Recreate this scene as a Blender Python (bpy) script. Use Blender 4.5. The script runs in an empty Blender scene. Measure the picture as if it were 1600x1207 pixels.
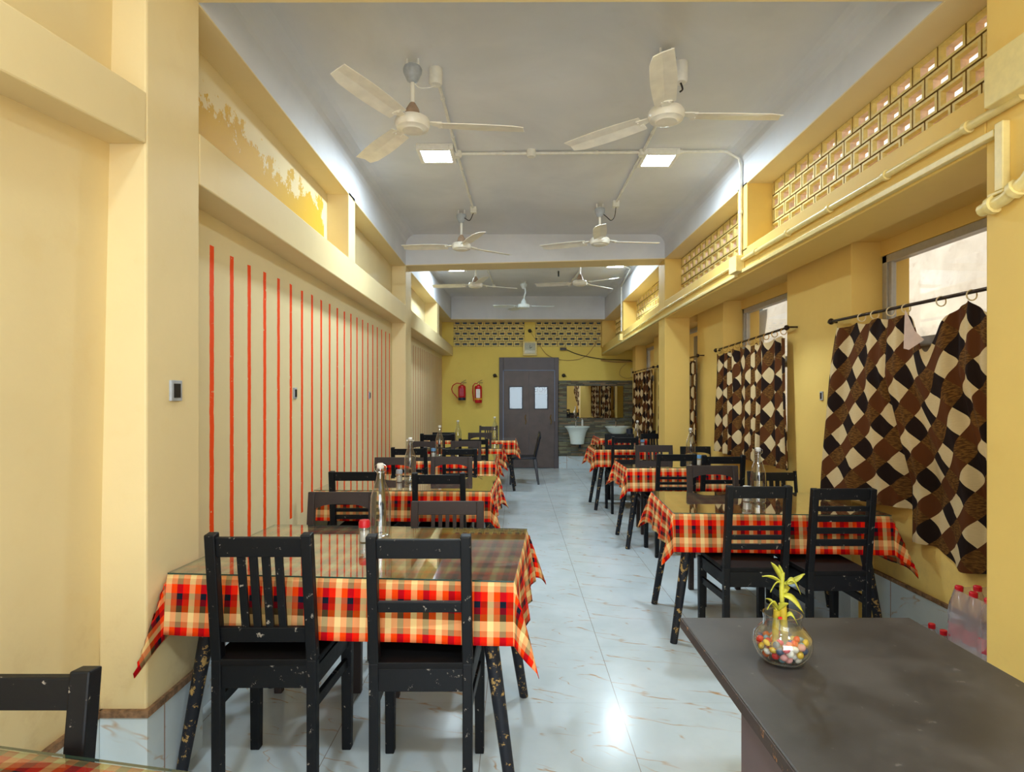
import bpy, bmesh, math, random
from mathutils import Vector, Matrix, noise as mnoise
random.seed(7)
PI = math.pi
C = bpy.context.scene.collection
H = 1.394          # eye height
F = 925.0          # focal length in pixels of the 1600 wide frame

def S(r, g, b):
    def f(c):
        c /= 255.0
        return c/12.92 if c <= 0.04045 else ((c+0.055)/1.055)**2.4
    return (f(r), f(g), f(b), 1.0)

# ------------------------------------------------------------------ mesh builder
class MB:
    def __init__(s): s.v = []; s.f = []; s.uv = []; s.m = []
    def add(s, vs, fs, m=0):
        n = len(s.v); s.v += [tuple(p) for p in vs]
        for f in fs: s.f.append(tuple(i+n for i in f)); s.m.append(m)
        return s
    def box(s, x0, x1, y0, y1, z0, z1, m=0):
        return s.hexa([(x0,y0,z0),(x1,y0,z0),(x1,y1,z0),(x0,y1,z0),(x0,y0,z1),(x1,y0,z1),(x1,y1,z1),(x0,y1,z1)], m)
    def hexa(s, p, m=0):
        return s.add(p, [(0,3,2,1),(4,5,6,7),(0,1,5,4),(1,2,6,5),(2,3,7,6),(3,0,4,7)], m)
    def bar(s, a, b, w, h, up=(0,0,1), m=0, w2=None, h2=None):
        a = Vector(a); b = Vector(b); d = (b-a).normalized(); up = Vector(up)
        r = d.cross(up)
        if r.length < 1e-4: r = d.cross(Vector((0,1,0)))
        r.normalize(); u = r.cross(d)
        w2 = w if w2 is None else w2; h2 = h if h2 is None else h2
        ps = []
        for q, ww, hh in ((a,w,h),(b,w2,h2)):
            ps += [q-r*ww/2-u*hh/2, q+r*ww/2-u*hh/2, q+r*ww/2+u*hh/2, q-r*ww/2+u*hh/2]
        return s.add(ps, [(0,3,2,1),(4,5,6,7),(0,1,5,4),(1,2,6,5),(2,3,7,6),(3,0,4,7)], m)
    def tube(s, pts, r, n=10, cap=True, m=0):
        pts = [Vector(p) for p in pts]; k = len(pts)
        rs = r if isinstance(r, (list, tuple)) else [r]*k
        base = len(s.v); prev = None
        for i, p in enumerate(pts):
            d = (pts[min(i+1,k-1)]-pts[max(i-1,0)]).normalized()
            if prev is None:
                a = d.cross(Vector((0,0,1)))
                if a.length < 1e-3: a = d.cross(Vector((1,0,0)))
            else: a = prev - d*prev.dot(d)
            a.normalize(); prev = a; b = d.cross(a)
            for j in range(n):
                t = 2*PI*j/n
                s.v.append(tuple(p + a*math.cos(t)*rs[i] + b*math.sin(t)*rs[i]))
        for i in range(k-1):
            for j in range(n):
                s.f.append((base+i*n+j, base+i*n+(j+1)%n, base+(i+1)*n+(j+1)%n, base+(i+1)*n+j)); s.m.append(m)
        if cap:
            s.f.append(tuple(base+j for j in reversed(range(n)))); s.m.append(m)
            s.f.append(tuple(base+(k-1)*n+j for j in range(n))); s.m.append(m)
        return s
    def lathe(s, prof, n=24, c=(0,0,0), cap=True, m=0, sy=1.0):
        base = len(s.v); k = len(prof)
        for r, z in prof:
            for j in range(n):
                t = 2*PI*j/n
                s.v.append((c[0]+r*math.cos(t), c[1]+r*math.sin(t)*sy, c[2]+z))
        for i in range(k-1):
            for j in range(n):
                s.f.append((base+i*n+j, base+i*n+(j+1)%n, base+(i+1)*n+(j+1)%n, base+(i+1)*n+j)); s.m.append(m)
        if cap:
            s.f.append(tuple(base+j for j in reversed(range(n)))); s.m.append(m)
            s.f.append(tuple(base+(k-1)*n+j for j in range(n))); s.m.append(m)
        return s
    def prism(s, poly, z0, z1, m=0):
        n = len(poly); b = len(s.v)
        s.v += [(x,y,z0) for x,y in poly] + [(x,y,z1) for x,y in poly]
        s.f.append(tuple(b+i for i in reversed(range(n)))); s.f.append(tuple(b+n+i for i in range(n)))
        for i in range(n): s.f.append((b+i, b+(i+1)%n, b+n+(i+1)%n, b+n+i))
        s.m += [m]*(n+2); return s
    def torus(s, c, R, r, axis='Y', n=20, k=8, m=0):
        pts = []
        for i in range(n+1):
            t = 2*PI*i/n; a, b = R*math.cos(t), R*math.sin(t)
            q = {'Y':(a,0,b),'X':(0,a,b),'Z':(a,b,0)}[axis]
            pts.append((c[0]+q[0], c[1]+q[1], c[2]+q[2]))
        return s.tube(pts, r, k, False, m)
    def build(s, name, mats, parent=None, smooth=False, bevel=0, loc=None):
        me = bpy.data.meshes.new(name); me.from_pydata(s.v, [], s.f); me.update()
        if not isinstance(mats, (list, tuple)): mats = [mats]
        for mt in mats: me.materials.append(mt)
        if len(mats) > 1:
            for p, k in zip(me.polygons, s.m): p.material_index = k
        bm = bmesh.new(); bm.from_mesh(me); bmesh.ops.recalc_face_normals(bm, faces=bm.faces[:]); bm.to_mesh(me); bm.free()
        o = bpy.data.objects.new(name, me); C.objects.link(o)
        if smooth:
            for p in me.polygons: p.use_smooth = True
            md = o.modifiers.new('es', 'EDGE_SPLIT'); md.split_angle = math.radians(38)
        if bevel:
            md = o.modifiers.new('bv', 'BEVEL'); md.width = bevel; md.segments = 2; md.limit_method = 'ANGLE'; md.angle_limit = math.radians(40)
        if parent: o.parent = parent
        if loc: o.location = loc
        return o

def tag(o, label=None, cat=None, group=None, kind=None):
    if label: o['label'] = label
    if cat: o['category'] = cat
    if group: o['group'] = group
    if kind: o['kind'] = kind
    return o
def thing(name, label, cat, loc=(0,0,0), rz=0, group=None):
    o = bpy.data.objects.new(name, None); C.objects.link(o); o.empty_display_size = 0.1
    o.location = loc; o.rotation_euler = (0,0,rz)
    return tag(o, label, cat, group)
def struct(o, label=None):
    o['kind'] = 'structure'
    if label: o['label'] = label
    return o
def dup(root, loc, rz=0, label=None, group=None, scale=None):
    def cp(o, par):
        c = o.copy(); C.objects.link(c); c.parent = par
        for ch in [k for k in bpy.data.objects if k.parent is o]: cp(ch, c)
        return c
    r = cp(root, None); r.location = loc; r.rotation_euler = (0,0,rz)
    if label: r['label'] = label
    if group: r['group'] = group
    if scale: r.scale = scale
    return r

# ------------------------------------------------------------------ node helpers
class NT:
    def __init__(s, name):
        s.mat = bpy.data.materials.new(name); s.mat.use_nodes = True
        s.t = s.mat.node_tree; s.n = s.t.nodes; s.l = s.t.links
        s.bsdf = s.n['Principled BSDF']; s.out = s.n['Material Output']
    def node(s, ty, **kw):
        n = s.n.new(ty)
        for k, v in kw.items():
            if k.startswith('i_'):
                key = k[2:]; key = int(key) if key.isdigit() else key
                s.inp(n, key, v)
            else: setattr(n, k, v)
        return n
    def inp(s, n, key, v):
        sock = n.inputs[key]
        if hasattr(v, 'links') or isinstance(v, bpy.types.NodeSocket): s.l.new(v, sock)
        else: sock.default_value = v
    def math(s, op, a, b=None, c=None, clamp=False):
        n = s.n.new('ShaderNodeMath'); n.operation = op; n.use_clamp = clamp
        for i, v in enumerate((a, b, c)):
            if v is not None: s.inp(n, i, v)
        return n.outputs[0]
    def mix(s, fac, a, b, mode='MIX'):
        n = s.n.new('ShaderNodeMix'); n.data_type = 'RGBA'; n.blend_type = mode
        s.inp(n, 0, fac); s.inp(n, 6, a); s.inp(n, 7, b); return n.outputs[2]
    def noise(s, vec, scale, detail=4, rough=0.55, dist=0):
        n = s.n.new('ShaderNodeTexNoise'); n.inputs['Scale'].default_value = scale
        n.inputs['Detail'].default_value = detail; n.inputs['Roughness'].default_value = rough
        n.inputs['Distortion'].default_value = dist
        if vec is not None: s.l.new(vec, n.inputs['Vector'])
        return n.outputs['Fac']
    def ramp(s, fac, stops, interp='LINEAR'):
        n = s.n.new('ShaderNodeValToRGB'); n.color_ramp.interpolation = interp
        el = n.color_ramp.elements
        while len(el) < len(stops): el.new(0.5)
        for e, (p, c) in zip(el, stops):
            e.position = p; e.color = c if len(c) == 4 else (*c, 1)
        s.l.new(fac, n.inputs[0]); return n.outputs[0]
    def step(s, v, lo, hi):
        n = s.n.new('ShaderNodeMapRange'); n.interpolation_type = 'SMOOTHSTEP'
        s.inp(n, 0, v); n.inputs[1].default_value = lo; n.inputs[2].default_value = hi
        return n.outputs[0]
    def obj(s): return s.node('ShaderNodeTexCoord').outputs['Object']
    def pos(s): return s.node('ShaderNodeNewGeometry').outputs['Position']
    def uv(s): return s.node('ShaderNodeTexCoord').outputs['UV']
    def xyz(s, v):
        n = s.n.new('ShaderNodeSeparateXYZ'); s.l.new(v, n.inputs[0]); return n.outputs
    def comb(s, x, y, z=0.0):
        n = s.n.new('ShaderNodeCombineXYZ')
        for i, v in enumerate((x, y, z)): s.inp(n, i, v)
        return n.outputs[0]
    def bump(s, h, strength=0.2, dist=0.01):
        n = s.n.new('ShaderNodeBump'); n.inputs['Strength'].default_value = strength; n.inputs['Distance'].default_value = dist
        s.l.new(h, n.inputs['Height']); s.l.new(n.outputs[0], s.bsdf.inputs['Normal'])
    def set(s, **kw):
        names = dict(col='Base Color', rough='Roughness', metal='Metallic', spec='Specular IOR Level', trans='Transmission Weight', ior='IOR', coat='Coat Weight', sss='Subsurface Weight', em='Emission Color', es='Emission Strength', alpha='Alpha', crough='Coat Roughness')
        for k, v in kw.items(): s.inp(s.bsdf, names[k], v)
        return s.mat

def flat(name, col, rough=0.5, metal=0.0, bumpy=0.0, vary=0.06, sc=30, **kw):
    t = NT(name); o = t.obj(); n = t.noise(o, sc, 3)
    dark = tuple(c*(1-vary*2) for c in col[:3]) + (1,); lite = tuple(min(1, c*(1+vary)) for c in col[:3]) + (1,)
    t.set(col=t.ramp(n, [(0.3, dark), (0.7, lite)]), rough=rough, metal=metal, **kw)
    if bumpy: t.bump(n, bumpy)
    return t.mat

# wall paint -----------------------------------------------------------------
YL = S(229, 209, 160)
def wall_mat(name, stripes=False, stain=False, base=YL):
    t = NT(name); p = t.pos(); x, y, z = t.xyz(p)
    n1 = t.noise(p, 1.3, 5, 0.6); n2 = t.noise(p, 9, 4)
    col = t.mix(t.step(n1, 0.3, 0.75), tuple(c*0.93 for c in base[:3])+(1,), base)
    col = t.mix(t.math('MULTIPLY', t.step(n2, 0.56, 0.8), 0.25), col, tuple(c*k for c, k in zip(base[:3], (0.9,0.82,0.66)))+(1,))
    # grime above the dado
    low = t.math('SUBTRACT', 1.0, t.step(z, 0.3, 0.95))
    gr = t.math('MULTIPLY', low, t.step(t.noise(p, 5, 6, 0.7), 0.48, 0.72))
    col = t.mix(t.math('MULTIPLY', gr, 0.35), col, S(176, 140, 96))
    if stripes:
        wob = t.math('MULTIPLY', t.math('SUBTRACT', t.noise(t.comb(t.math('MULTIPLY', y, 3.0), 0.0, t.math('MULTIPLY', z, 14.0)), 1.0, 3), 0.5), 0.012)
        yy = t.math('ADD', y, wob)
        ph = t.math('FRACT', t.math('DIVIDE', t.math('SUBTRACT', yy, 2.745-0.0965), 0.193))
        d = t.math('MULTIPLY', t.math('ABSOLUTE', t.math('SUBTRACT', ph, 0.5)), 0.193)
        m = t.math('LESS_THAN', d, 0.0195)
        m = t.math('MULTIPLY', m, t.math('LESS_THAN', t.math('ADD', z, t.math('MULTIPLY', t.noise(p, 8, 0), 0.02)), 2.095))
        m = t.math('MULTIPLY', m, t.math('GREATER_THAN', z, 0.62))
        m = t.math('MULTIPLY', m, t.math('GREATER_THAN', y, 2.65))
        m = t.math('MULTIPLY', m, t.math('GREATER_THAN', t.noise(p, 60, 3), 0.30))
        far = t.math('GREATER_THAN', y, 7.0)
        rc = t.mix(far, S(242, 76, 6), S(190, 84, 40))
        col = t.mix(m, col, rc)
    if stain:
        # flaked paint: mustard undercoat showing low on the panel and in scattered islands
        h = t.math('SUBTRACT', z, t.math('ADD', 2.66, t.math('MULTIPLY', t.noise(t.comb(0.0, y, 0.0), 1.6, 2), 0.18)))
        nn = t.math('SUBTRACT', t.noise(p, 7, 8, 0.72), 0.5)
        v = t.math('SUBTRACT', t.math('MULTIPLY', nn, 0.85), h)
        mk = t.math('MULTIPLY', t.step(v, 0.0, 0.02), t.math('GREATER_THAN', z, 2.38))
        mk = t.math('MULTIPLY', mk, t.math('LESS_THAN', y, 4.35))
        col = t.mix(t.math('MULTIPLY', mk, 0.95), col, S(204, 160, 34))
    t.set(col=col, rough=0.62, spec=0.22)
    t.bump(t.math('ADD', n2, t.math('MULTIPLY', t.noise(p, 60, 3), 0.3)), 0.12, 0.01)
    return t.mat
M = {}
M['wall'] = wall_mat('yellow_wall_paint')
M['wall_r'] = wall_mat('warm_bounce_wall_paint', base=S(231, 197, 112))  # deeper yellow: warm interreflection of the right side painted into the wall colour
M['wall_stripe'] = wall_mat('yellow_wall_red_stripes', stripes=True, stain=True, base=S(227, 210, 165))
M['wall_far'] = wall_mat('yellow_end_wall', base=S(232, 206, 104))
def white_mat():
    t = NT('white_ceiling_paint'); p = t.pos()
    n1 = t.noise(p, 0.9, 5, 0.6, 0.6); n2 = t.noise(p, 4, 6, 0.6, 1.2)
    col = t.mix(t.step(n1, 0.3, 0.7), S(204, 206, 211), S(219, 220, 224))
    col = t.mix(t.math('MULTIPLY', t.step(n2, 0.6, 0.75), 0.15), col, S(190, 188, 180))
    t.set(col=col, rough=0.6, spec=0.3); t.bump(n2, 0.1, 0.02); return t.mat
M['white'] = white_mat()

def floor_mat(name='marble_tile_floor', vert=False):
    t = NT(name); p = t.pos(); x, y, z = t.xyz(p)
    if vert: u = t.math('ADD', y, x); v = z; P = 0.6; ox, oy = 0.25, -0.27
    else: u, v, P, ox, oy = x, y, 0.6, 0.463, 2.681
    a = t.math('DIVIDE', t.math('SUBTRACT', u, ox), P); b = t.math('DIVIDE', t.math('SUBTRACT', v, oy), P)
    fu = t.math('FRACT', a); fv = t.math('FRACT', b)
    cell = t.math('FLOOR', a)
    par = t.math('MULTIPLY', t.math('MODULO', t.math('ABSOLUTE', cell), 2.0), 5.3)
    ra = t.math('SUBTRACT', t.math('MULTIPLY', fu, 0.94), t.math('MULTIPLY', fv, 0.34)); rb = t.math('ADD', t.math('MULTIPLY', fu, 0.34), t.math('MULTIPLY', fv, 0.94))
    loc = t.comb(t.math('ADD', t.math('MULTIPLY', ra, 0.55), par), t.math('MULTIPLY', rb, 1.9), 0.0)
    nv = t.noise(loc, 1.6, 4, 0.5, 0.15)
    vein = t.math('SUBTRACT', 1.0, t.step(t.math('ABSOLUTE', t.math('SUBTRACT', nv, 0.5)), 0.0, 0.015))
    msk = t.step(t.noise(loc, 3.2, 2), 0.46, 0.60)
    vein = t.math('MULTIPLY', vein, msk)
    nv2 = t.noise(loc, 2.7, 3, 0.5, 0.25)
    v2 = t.math('MULTIPLY', t.math('SUBTRACT', 1.0, t.step(t.math('ABSOLUTE', t.math('SUBTRACT', nv2, 0.45)), 0.0, 0.008)), t.step(t.noise(loc, 2.6, 1), 0.55, 0.66))
    vein = t.math('MAXIMUM', vein, t.math('MULTIPLY', v2, 0.7))
    cl = t.noise(p, 3, 5)
    base = t.mix(t.step(cl, 0.3, 0.7), S(198, 211, 217), S(212, 223, 229))
    col = t.mix(t.math('MULTIPLY', vein, 0.95), base, S(186, 146, 100))
    g1 = t.math('ABSOLUTE', t.math('SUBTRACT', fu, 0.5)); g2 = t.math('ABSOLUTE', t.math('SUBTRACT', fv, 0.5))
    gu = t.math('GREATER_THAN', g1, 0.5-0.0028 if not vert else 0.5-0.006); gv = t.math('GREATER_THAN', g2, 0.5-0.0016)
    col = t.mix(t.math('MULTIPLY', gv, 0.4), col, S(150, 150, 146))
    col = t.mix(t.math('MULTIPLY', gu, 0.75), col, S(128, 116, 104) if not vert else S(150, 104, 74))
    t.set(col=col, rough=t.math('ADD', 0.13, t.math('MULTIPLY', t.noise(p, 2.5, 5), 0.14)), spec=0.30)
    return t.mat
M['floor'] = floor_mat(); M['dado'] = floor_mat('dado_tile', True)
M['dadotrim'] = flat('dado_mortar_trim', S(142, 108, 78), 0.8, bumpy=0.5, vary=0.3, sc=40)
M['yconduit'] = flat('yellow_painted_pvc', S(228, 208, 140), 0.35, vary=0.04)
M['wconduit'] = flat('white_pvc', S(225, 223, 214), 0.4, vary=0.05)

def stone_mat():
    t = NT('stacked_stone'); p = t.pos(); x, y, z = t.xyz(p)
    b = t.node('ShaderNodeTexBrick'); t.l.new(t.comb(t.math('ADD', x, y), z, 0.0), b.inputs['Vector'])
    b.inputs['Scale'].default_value = 1.0; b.inputs['Brick Width'].default_value = 0.22; b.inputs['Row Height'].default_value = 0.024
    b.inputs['Mortar Size'].default_value = 0.002; b.offset = 0.37; b.squash = 0.7; b.squash_frequency = 3
    b.inputs['Color1'].default_value = (0,0,0,1); b.inputs['Color2'].default_value = (1,1,1,1); b.inputs['Mortar'].default_value = (0.5,0.5,0.5,1)
    b.inputs['Bias'].default_value = 0.0
    col = t.ramp(b.outputs['Color'], [(0.0, S(76,76,66)), (0.2, S(116,114,90)), (0.4, S(146,118,88)), (0.55, S(98,104,100)), (0.7, S(134,132,100)), (0.85, S(92,80,62)), (1.0, S(170,162,132))], 'CONSTANT')
    n = t.noise(t.comb(t.math('MULTIPLY', x, 9.0), t.math('MULTIPLY', z, 60.0), 0.0), 1.0, 4)
    col = t.mix(t.step(n, 0.35, 0.7), col, t.mix(0.45, col, S(132,126,104)))
    col = t.mix(t.math('MULTIPLY', b.outputs['Fac'], 0.8), col, S(30,30,28))
    t.set(col=col, rough=0.75)
    t.bump(t.math('SUBTRACT', n, t.math('MULTIPLY', b.outputs['Fac'], 1.0)), 0.6, 0.012); return t.mat
M['stone'] = stone_mat()

def black_mat(name, base, wear, amount=0.66):
    t = NT(name); o = t.obj(); p = t.pos()
    n = t.noise(o, 30, 8, 0.72); n2 = t.noise(o, 7, 3)
    col = t.mix(n2, base, tuple(c*1.6 for c in base[:3])+(1,))
    ed = t.step(t.math('ADD', n, t.math('MULTIPLY', n2, 0.15)), amount+0.07, amount+0.10)
    col = t.mix(ed, col, wear)
    t.set(col=col, rough=t.math('ADD', 0.38, t.math('MULTIPLY', n, 0.25)), spec=0.26)
    t.bump(n, 0.15, 0.004); return t.mat
M['black'] = black_mat('worn_black_paint', S(7, 9, 13), S(150, 142, 130), 0.635)
M['brown'] = black_mat('worn_dark_brown_paint', S(50, 42, 40), S(120, 100, 92), 0.66)
M['legpaint'] = black_mat('chipped_black_leg_paint', S(26, 28, 34), S(176, 142, 84), 0.58)
M['seatwood'] = flat('matt_black_seat', S(12, 12, 14), 0.6, vary=0.15, spec=0.2)
M['plastic'] = flat('black_moulded_plastic', S(22, 28, 40), 0.32, vary=0.05)

# plaid ----------------------------------------------------------------------
def plaid_mat():
    t = NT('madras_check_cloth'); u, v, _ = t.xyz(t.uv())
    Pu, Pv = 0.088, 0.147
    fu = t.math('FRACT', t.math('DIVIDE', u, Pu)); fv = t.math('FRACT', t.math('DIVIDE', t.math('SUBTRACT', v, 0.03), Pv))
    cream, salm, red, navy, brn, tan = S(236,206,150), S(230,120,86), S(240,8,8), S(16,24,38), S(96,74,34), S(196,156,112)
    wu = t.ramp(fu, [(0.0, cream), (0.24, salm), (0.48, navy), (0.72, red), (0.76, S(214,60,40))], 'CONSTANT')
    wv = t.ramp(fv, [(0.0, red), (0.21, navy), (0.35, S(140,10,16)), (0.50, brn), (0.65, cream), (0.87, tan)], 'CONSTANT')
    col = t.mix(0.5, wu, wv)
    hue = t.node('ShaderNodeHueSaturation'); hue.inputs['Saturation'].default_value = 1.08; hue.inputs['Value'].default_value = 1.08
    t.l.new(col, hue.inputs['Color'])
    w = t.math('SINE', t.math('MULTIPLY', u, 2600.0)); w2 = t.math('SINE', t.math('MULTIPLY', v, 2600.0))
    t.set(col=hue.outputs[0], rough=0.85, spec=0.15)
    t.bump(t.math('ADD', w, w2), 0.05, 0.001); return t.mat
M['plaid'] = plaid_mat()
def curtain_mat():
    t = NT('diamond_print_curtain'); u, v, _ = t.xyz(t.uv()); s = 0.096*math.sqrt(2)
    a = t.math('DIVIDE', t.math('ADD', u, v), s); b = t.math('DIVIDE', t.math('SUBTRACT', v, u), s)
    def par(k): return t.math('FLOOR', t.math('MULTIPLY', t.math('FRACT', t.math('MULTIPLY', k, 0.5)), 2.0))
    pa, pb = par(a), par(b)
    nn = t.noise(t.comb(t.math('MULTIPLY', u, 40.0), t.math('MULTIPLY', v, 160.0), 0.0), 1.0, 3)
    cream = t.mix(nn, S(206,182,136), S(224,202,158))
    black = S(36, 24, 20); brown = S(92, 52, 24); mott = t.mix(t.step(nn, 0.4, 0.62), S(78,50,22), S(122,84,38))
    r0 = t.mix(pa, cream, black); r1 = t.mix(pa, brown, mott)
    col = t.mix(pb, r0, r1)
    t.set(col=col, rough=0.8, spec=0.15)
    tr = t.node('ShaderNodeBsdfTranslucent'); t.l.new(col, tr.inputs[0])
    mx = t.node('ShaderNodeMixShader'); mx.inputs[0].default_value = 0.22
    t.l.new(t.bsdf.outputs[0], mx.inputs[1]); t.l.new(tr.outputs[0], mx.inputs[2]); t.l.new(mx.outputs[0], t.out.inputs[0])
    return t.mat
M['curtain'] = curtain_mat()
M['curtainback'] = flat('curtain_reverse_side', S(206, 176, 158), 0.85, vary=0.05)

def thin_glass(name, tint, ior=1.45, rough=0.0, boost=1.0, edge=1.0):
    t = NT(name)
    tr = t.node('ShaderNodeBsdfTransparent')
    lw0 = t.node('ShaderNodeLayerWeight'); lw0.inputs[0].default_value = 0.5
    t.l.new(t.mix(t.math('POWER', lw0.outputs['Facing'], 3.0), tint, tuple(c**edge for c in tint[:3])+(1,)), tr.inputs[0])
    gl = t.node('ShaderNodeBsdfGlossy'); gl.inputs['Roughness'].default_value = rough; gl.inputs[0].default_value = (1,1,1,1)
    lw = t.node('ShaderNodeLayerWeight'); lw.inputs[0].default_value = 0.5
    f0 = ((ior-1)/(ior+1))**2
    sch = t.math('ADD', f0, t.math('MULTIPLY', t.math('POWER', lw.outputs['Facing'], 5.0), 1-f0))
    mx = t.node('ShaderNodeMixShader')
    t.l.new(t.math('MULTIPLY', sch, boost, clamp=True), mx.inputs[0])
    t.l.new(tr.outputs[0], mx.inputs[1]); t.l.new(gl.outputs[0], mx.inputs[2]); t.l.new(mx.outputs[0], t.out.inputs[0])
    return t.mat
M['tableglass'] = thin_glass('table_glass', (0.86,0.92,0.88,1), 1.6, 0.02, 1.7)
M['glassedge'] = flat('glass_green_edge', S(40, 70, 62), 0.15, vary=0.02)
M['bottleglass'] = thin_glass('bottle_glass', (0.86,0.89,0.90,1), 1.5, 0.08, 3.0, 6.0)
M['winglass'] = thin_glass('window_glass', (0.90,0.92,0.92,1), 1.5, 0.02, 1.2)
M['bowlglass'] = thin_glass('bowl_glass', (0.92,0.94,0.94,1), 1.5, 0.04, 2.4, 4.0)
M['doorglass'] = thin_glass('door_glass', (0.72,0.84,0.9,1), 1.5, 0.05, 1.2)
M['film'] = thin_glass('shrink_film', (0.95,0.88,0.90,1), 1.5, 0.3, 3.0)
_n = M['film'].node_tree; _d = _n.nodes.new('ShaderNodeBsdfDiffuse'); _d.inputs[0].default_value = (0.85,0.8,0.82,1); _m = _n.nodes.new('ShaderNodeMixShader'); _m.inputs[0].default_value = 0.15
_o = _n.nodes['Material Output']; _src = _o.inputs[0].links[0].from_socket
_n.links.new(_src, _m.inputs[1]); _n.links.new(_d.outputs[0], _m.inputs[2]); _n.links.new(_m.outputs[0], _o.inputs[0])
M['pet'] = thin_glass('pet_plastic', (0.93,0.9,0.92,1), 1.5, 0.15, 2.5, 3.0)
M['water'] = thin_glass('clear_water', (0.95,0.93,0.95,1), 1.33, 0.0, 1.0)
M['redcap'] = flat('red_plastic', S(214, 22, 40), 0.4, vary=0.03)
M['redfade'] = flat('faded_red_label', S(186, 60, 78), 0.5, vary=0.12)
M['whiteplastic'] = flat('white_plastic', S(232, 230, 224), 0.35, vary=0.03)
M['fan'] = flat('cream_enamel', S(236, 232, 220), 0.3, vary=0.05, sc=12)
M['fanwhite'] = flat('white_enamel', S(228, 238, 240), 0.3, vary=0.03)
M['fanbrown'] = flat('dusty_brown_metal', S(164, 138, 116), 0.5, vary=0.12)
M['grey'] = flat('grey_plastic', S(170, 176, 184), 0.4, vary=0.1)
M['dark'] = flat('dark_metal', S(40, 36, 34), 0.4, metal=0.4, vary=0.1)
M['rod'] = flat('dark_steel_rod', S(70, 58, 52), 0.25, metal=0.8, vary=0.1)
M['alu'] = flat('dull_aluminium', S(176, 172, 164), 0.4, metal=0.15, vary=0.05)
M['chrome'] = flat('chrome_metal', S(210, 212, 214), 0.12, metal=1.0, vary=0.02)
M['brass'] = flat('brass_metal', S(196, 168, 110), 0.25, metal=0.9, vary=0.04)
M['wire'] = flat('black_wire', S(34, 30, 30), 0.5, vary=0.05)
M['tanwire'] = flat('tan_wire', S(164, 128, 84), 0.5, vary=0.05)
M['ceramic'] = flat('white_ceramic', S(226, 238, 234), 0.12, vary=0.02)
M['ring'] = flat('ivory_ring', S(226, 206, 160), 0.4, vary=0.05)
M['goldring'] = flat('gold_ring', S(200, 156, 70), 0.3, metal=0.6, vary=0.05)
M['blue'] = flat('blue_cap', S(96, 146, 190), 0.4, vary=0.04)
M['navy'] = flat('navy_plastic', S(24, 32, 50), 0.4, vary=0.05)
M['salt'] = flat('salt_grains', S(240, 234, 224), 0.9, vary=0.05, sc=400)
M['leaf'] = flat('yellow_green_leaf', S(178, 176, 56), 0.45, vary=0.2, sc=25)
M['stalk'] = flat('bamboo_stalk', S(184, 160, 44), 0.45, vary=0.15)
M['doorbrown'] = flat('brown_laminate_door', S(82, 68, 64), 0.38, vary=0.12, sc=6)
M['doorframe'] = flat('grey_brown_door_frame', S(84, 76, 80), 0.45, vary=0.06, sc=6)
M['bluetrim'] = flat('blue_grey_trim', S(112, 128, 160), 0.4, vary=0.03)
M['extred'] = flat('extinguisher_red', S(196, 22, 30), 0.28, vary=0.04)
M['extyel'] = flat('yellow_band', S(230, 180, 40), 0.5, vary=0.04)
M['clockface'] = flat('clock_dial', S(228, 220, 190), 0.3, vary=0.04)
M['clockframe'] = flat('clock_cream_frame', S(226, 206, 132), 0.35, vary=0.04)
def counter_mat():
    t = NT('dark_laminate'); p = t.pos(); n = t.noise(p, 5, 6, 0.6); n2 = t.noise(p, 40, 5, 0.6)
    col = t.mix(t.step(n, 0.35, 0.7), S(46,43,42), S(68,64,62)); col = t.mix(t.math('MULTIPLY', t.step(n2, 0.66, 0.72), 0.4), col, S(120,112,106))
    t.set(col=col, rough=t.math('ADD', 0.34, t.math('MULTIPLY', n, 0.25)), spec=0.5); t.bump(n2, 0.05, 0.002); return t.mat
M['counter'] = counter_mat()
M['counteredge'] = black_mat('worn_counter_edge', S(58, 50, 48), S(170, 120, 76), 0.60)
M['counterbody'] = flat('purple_brown_laminate', S(96, 78, 80), 0.45, vary=0.06, sc=5)
def mirror_mat():
    t = NT('mirror_silver'); t.set(col=(0.86,0.88,0.86,1), metal=1.0, rough=0.02); return t.mat
M['mirror'] = mirror_mat()
def emit(name, col, s):
    t = NT(name); t.set(col=(0.9,0.9,0.9,1), em=col, es=s); return t.mat
M['led'] = emit('led_diffuser', (0.74, 0.92, 1.0, 1), 20.0)
def ext_mat():
    t = NT('pale_exterior_plaster'); p = t.pos(); n = t.noise(p, 1.5, 6, 0.6, 0.5); n2 = t.noise(p, 6, 5)
    col = t.mix(t.step(n, 0.35, 0.65), S(214,204,190), S(238,228,214)); col = t.mix(t.math('MULTIPLY', t.step(n2, 0.55, 0.7), 0.3), col, S(180,160,140))
    t.set(col=col, rough=0.9); t.bump(n2, 0.3, 0.03); return t.mat
M['ext'] = ext_mat()
M['extblue'] = flat('grey_blue_plaster', S(98, 134, 158), 0.9, vary=0.15, sc=2)
M['ground'] = flat('dusty_ground', S(170, 150, 130), 0.95, vary=0.15, sc=3)
M['black_ink'] = flat('dark_sign_letters', S(30, 50, 70), 0.6, vary=0.02)
M['signboard'] = flat('white_signboard', S(225, 228, 225), 0.5, vary=0.02)

# ------------------------------------------------------------------ camera
cam = bpy.data.cameras.new('camera'); co = bpy.data.objects.new('camera', cam); C.objects.link(co)
co.location = (0, 0, H); co.rotation_euler = (PI/2, 0, 0)
cam.sensor_width = 36; cam.sensor_fit = 'HORIZONTAL'; cam.lens = F/1600*36
cam.shift_x = -6/1600; cam.shift_y = 14.5/1600; cam.clip_start = 0.05
bpy.context.scene.camera = co

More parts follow.
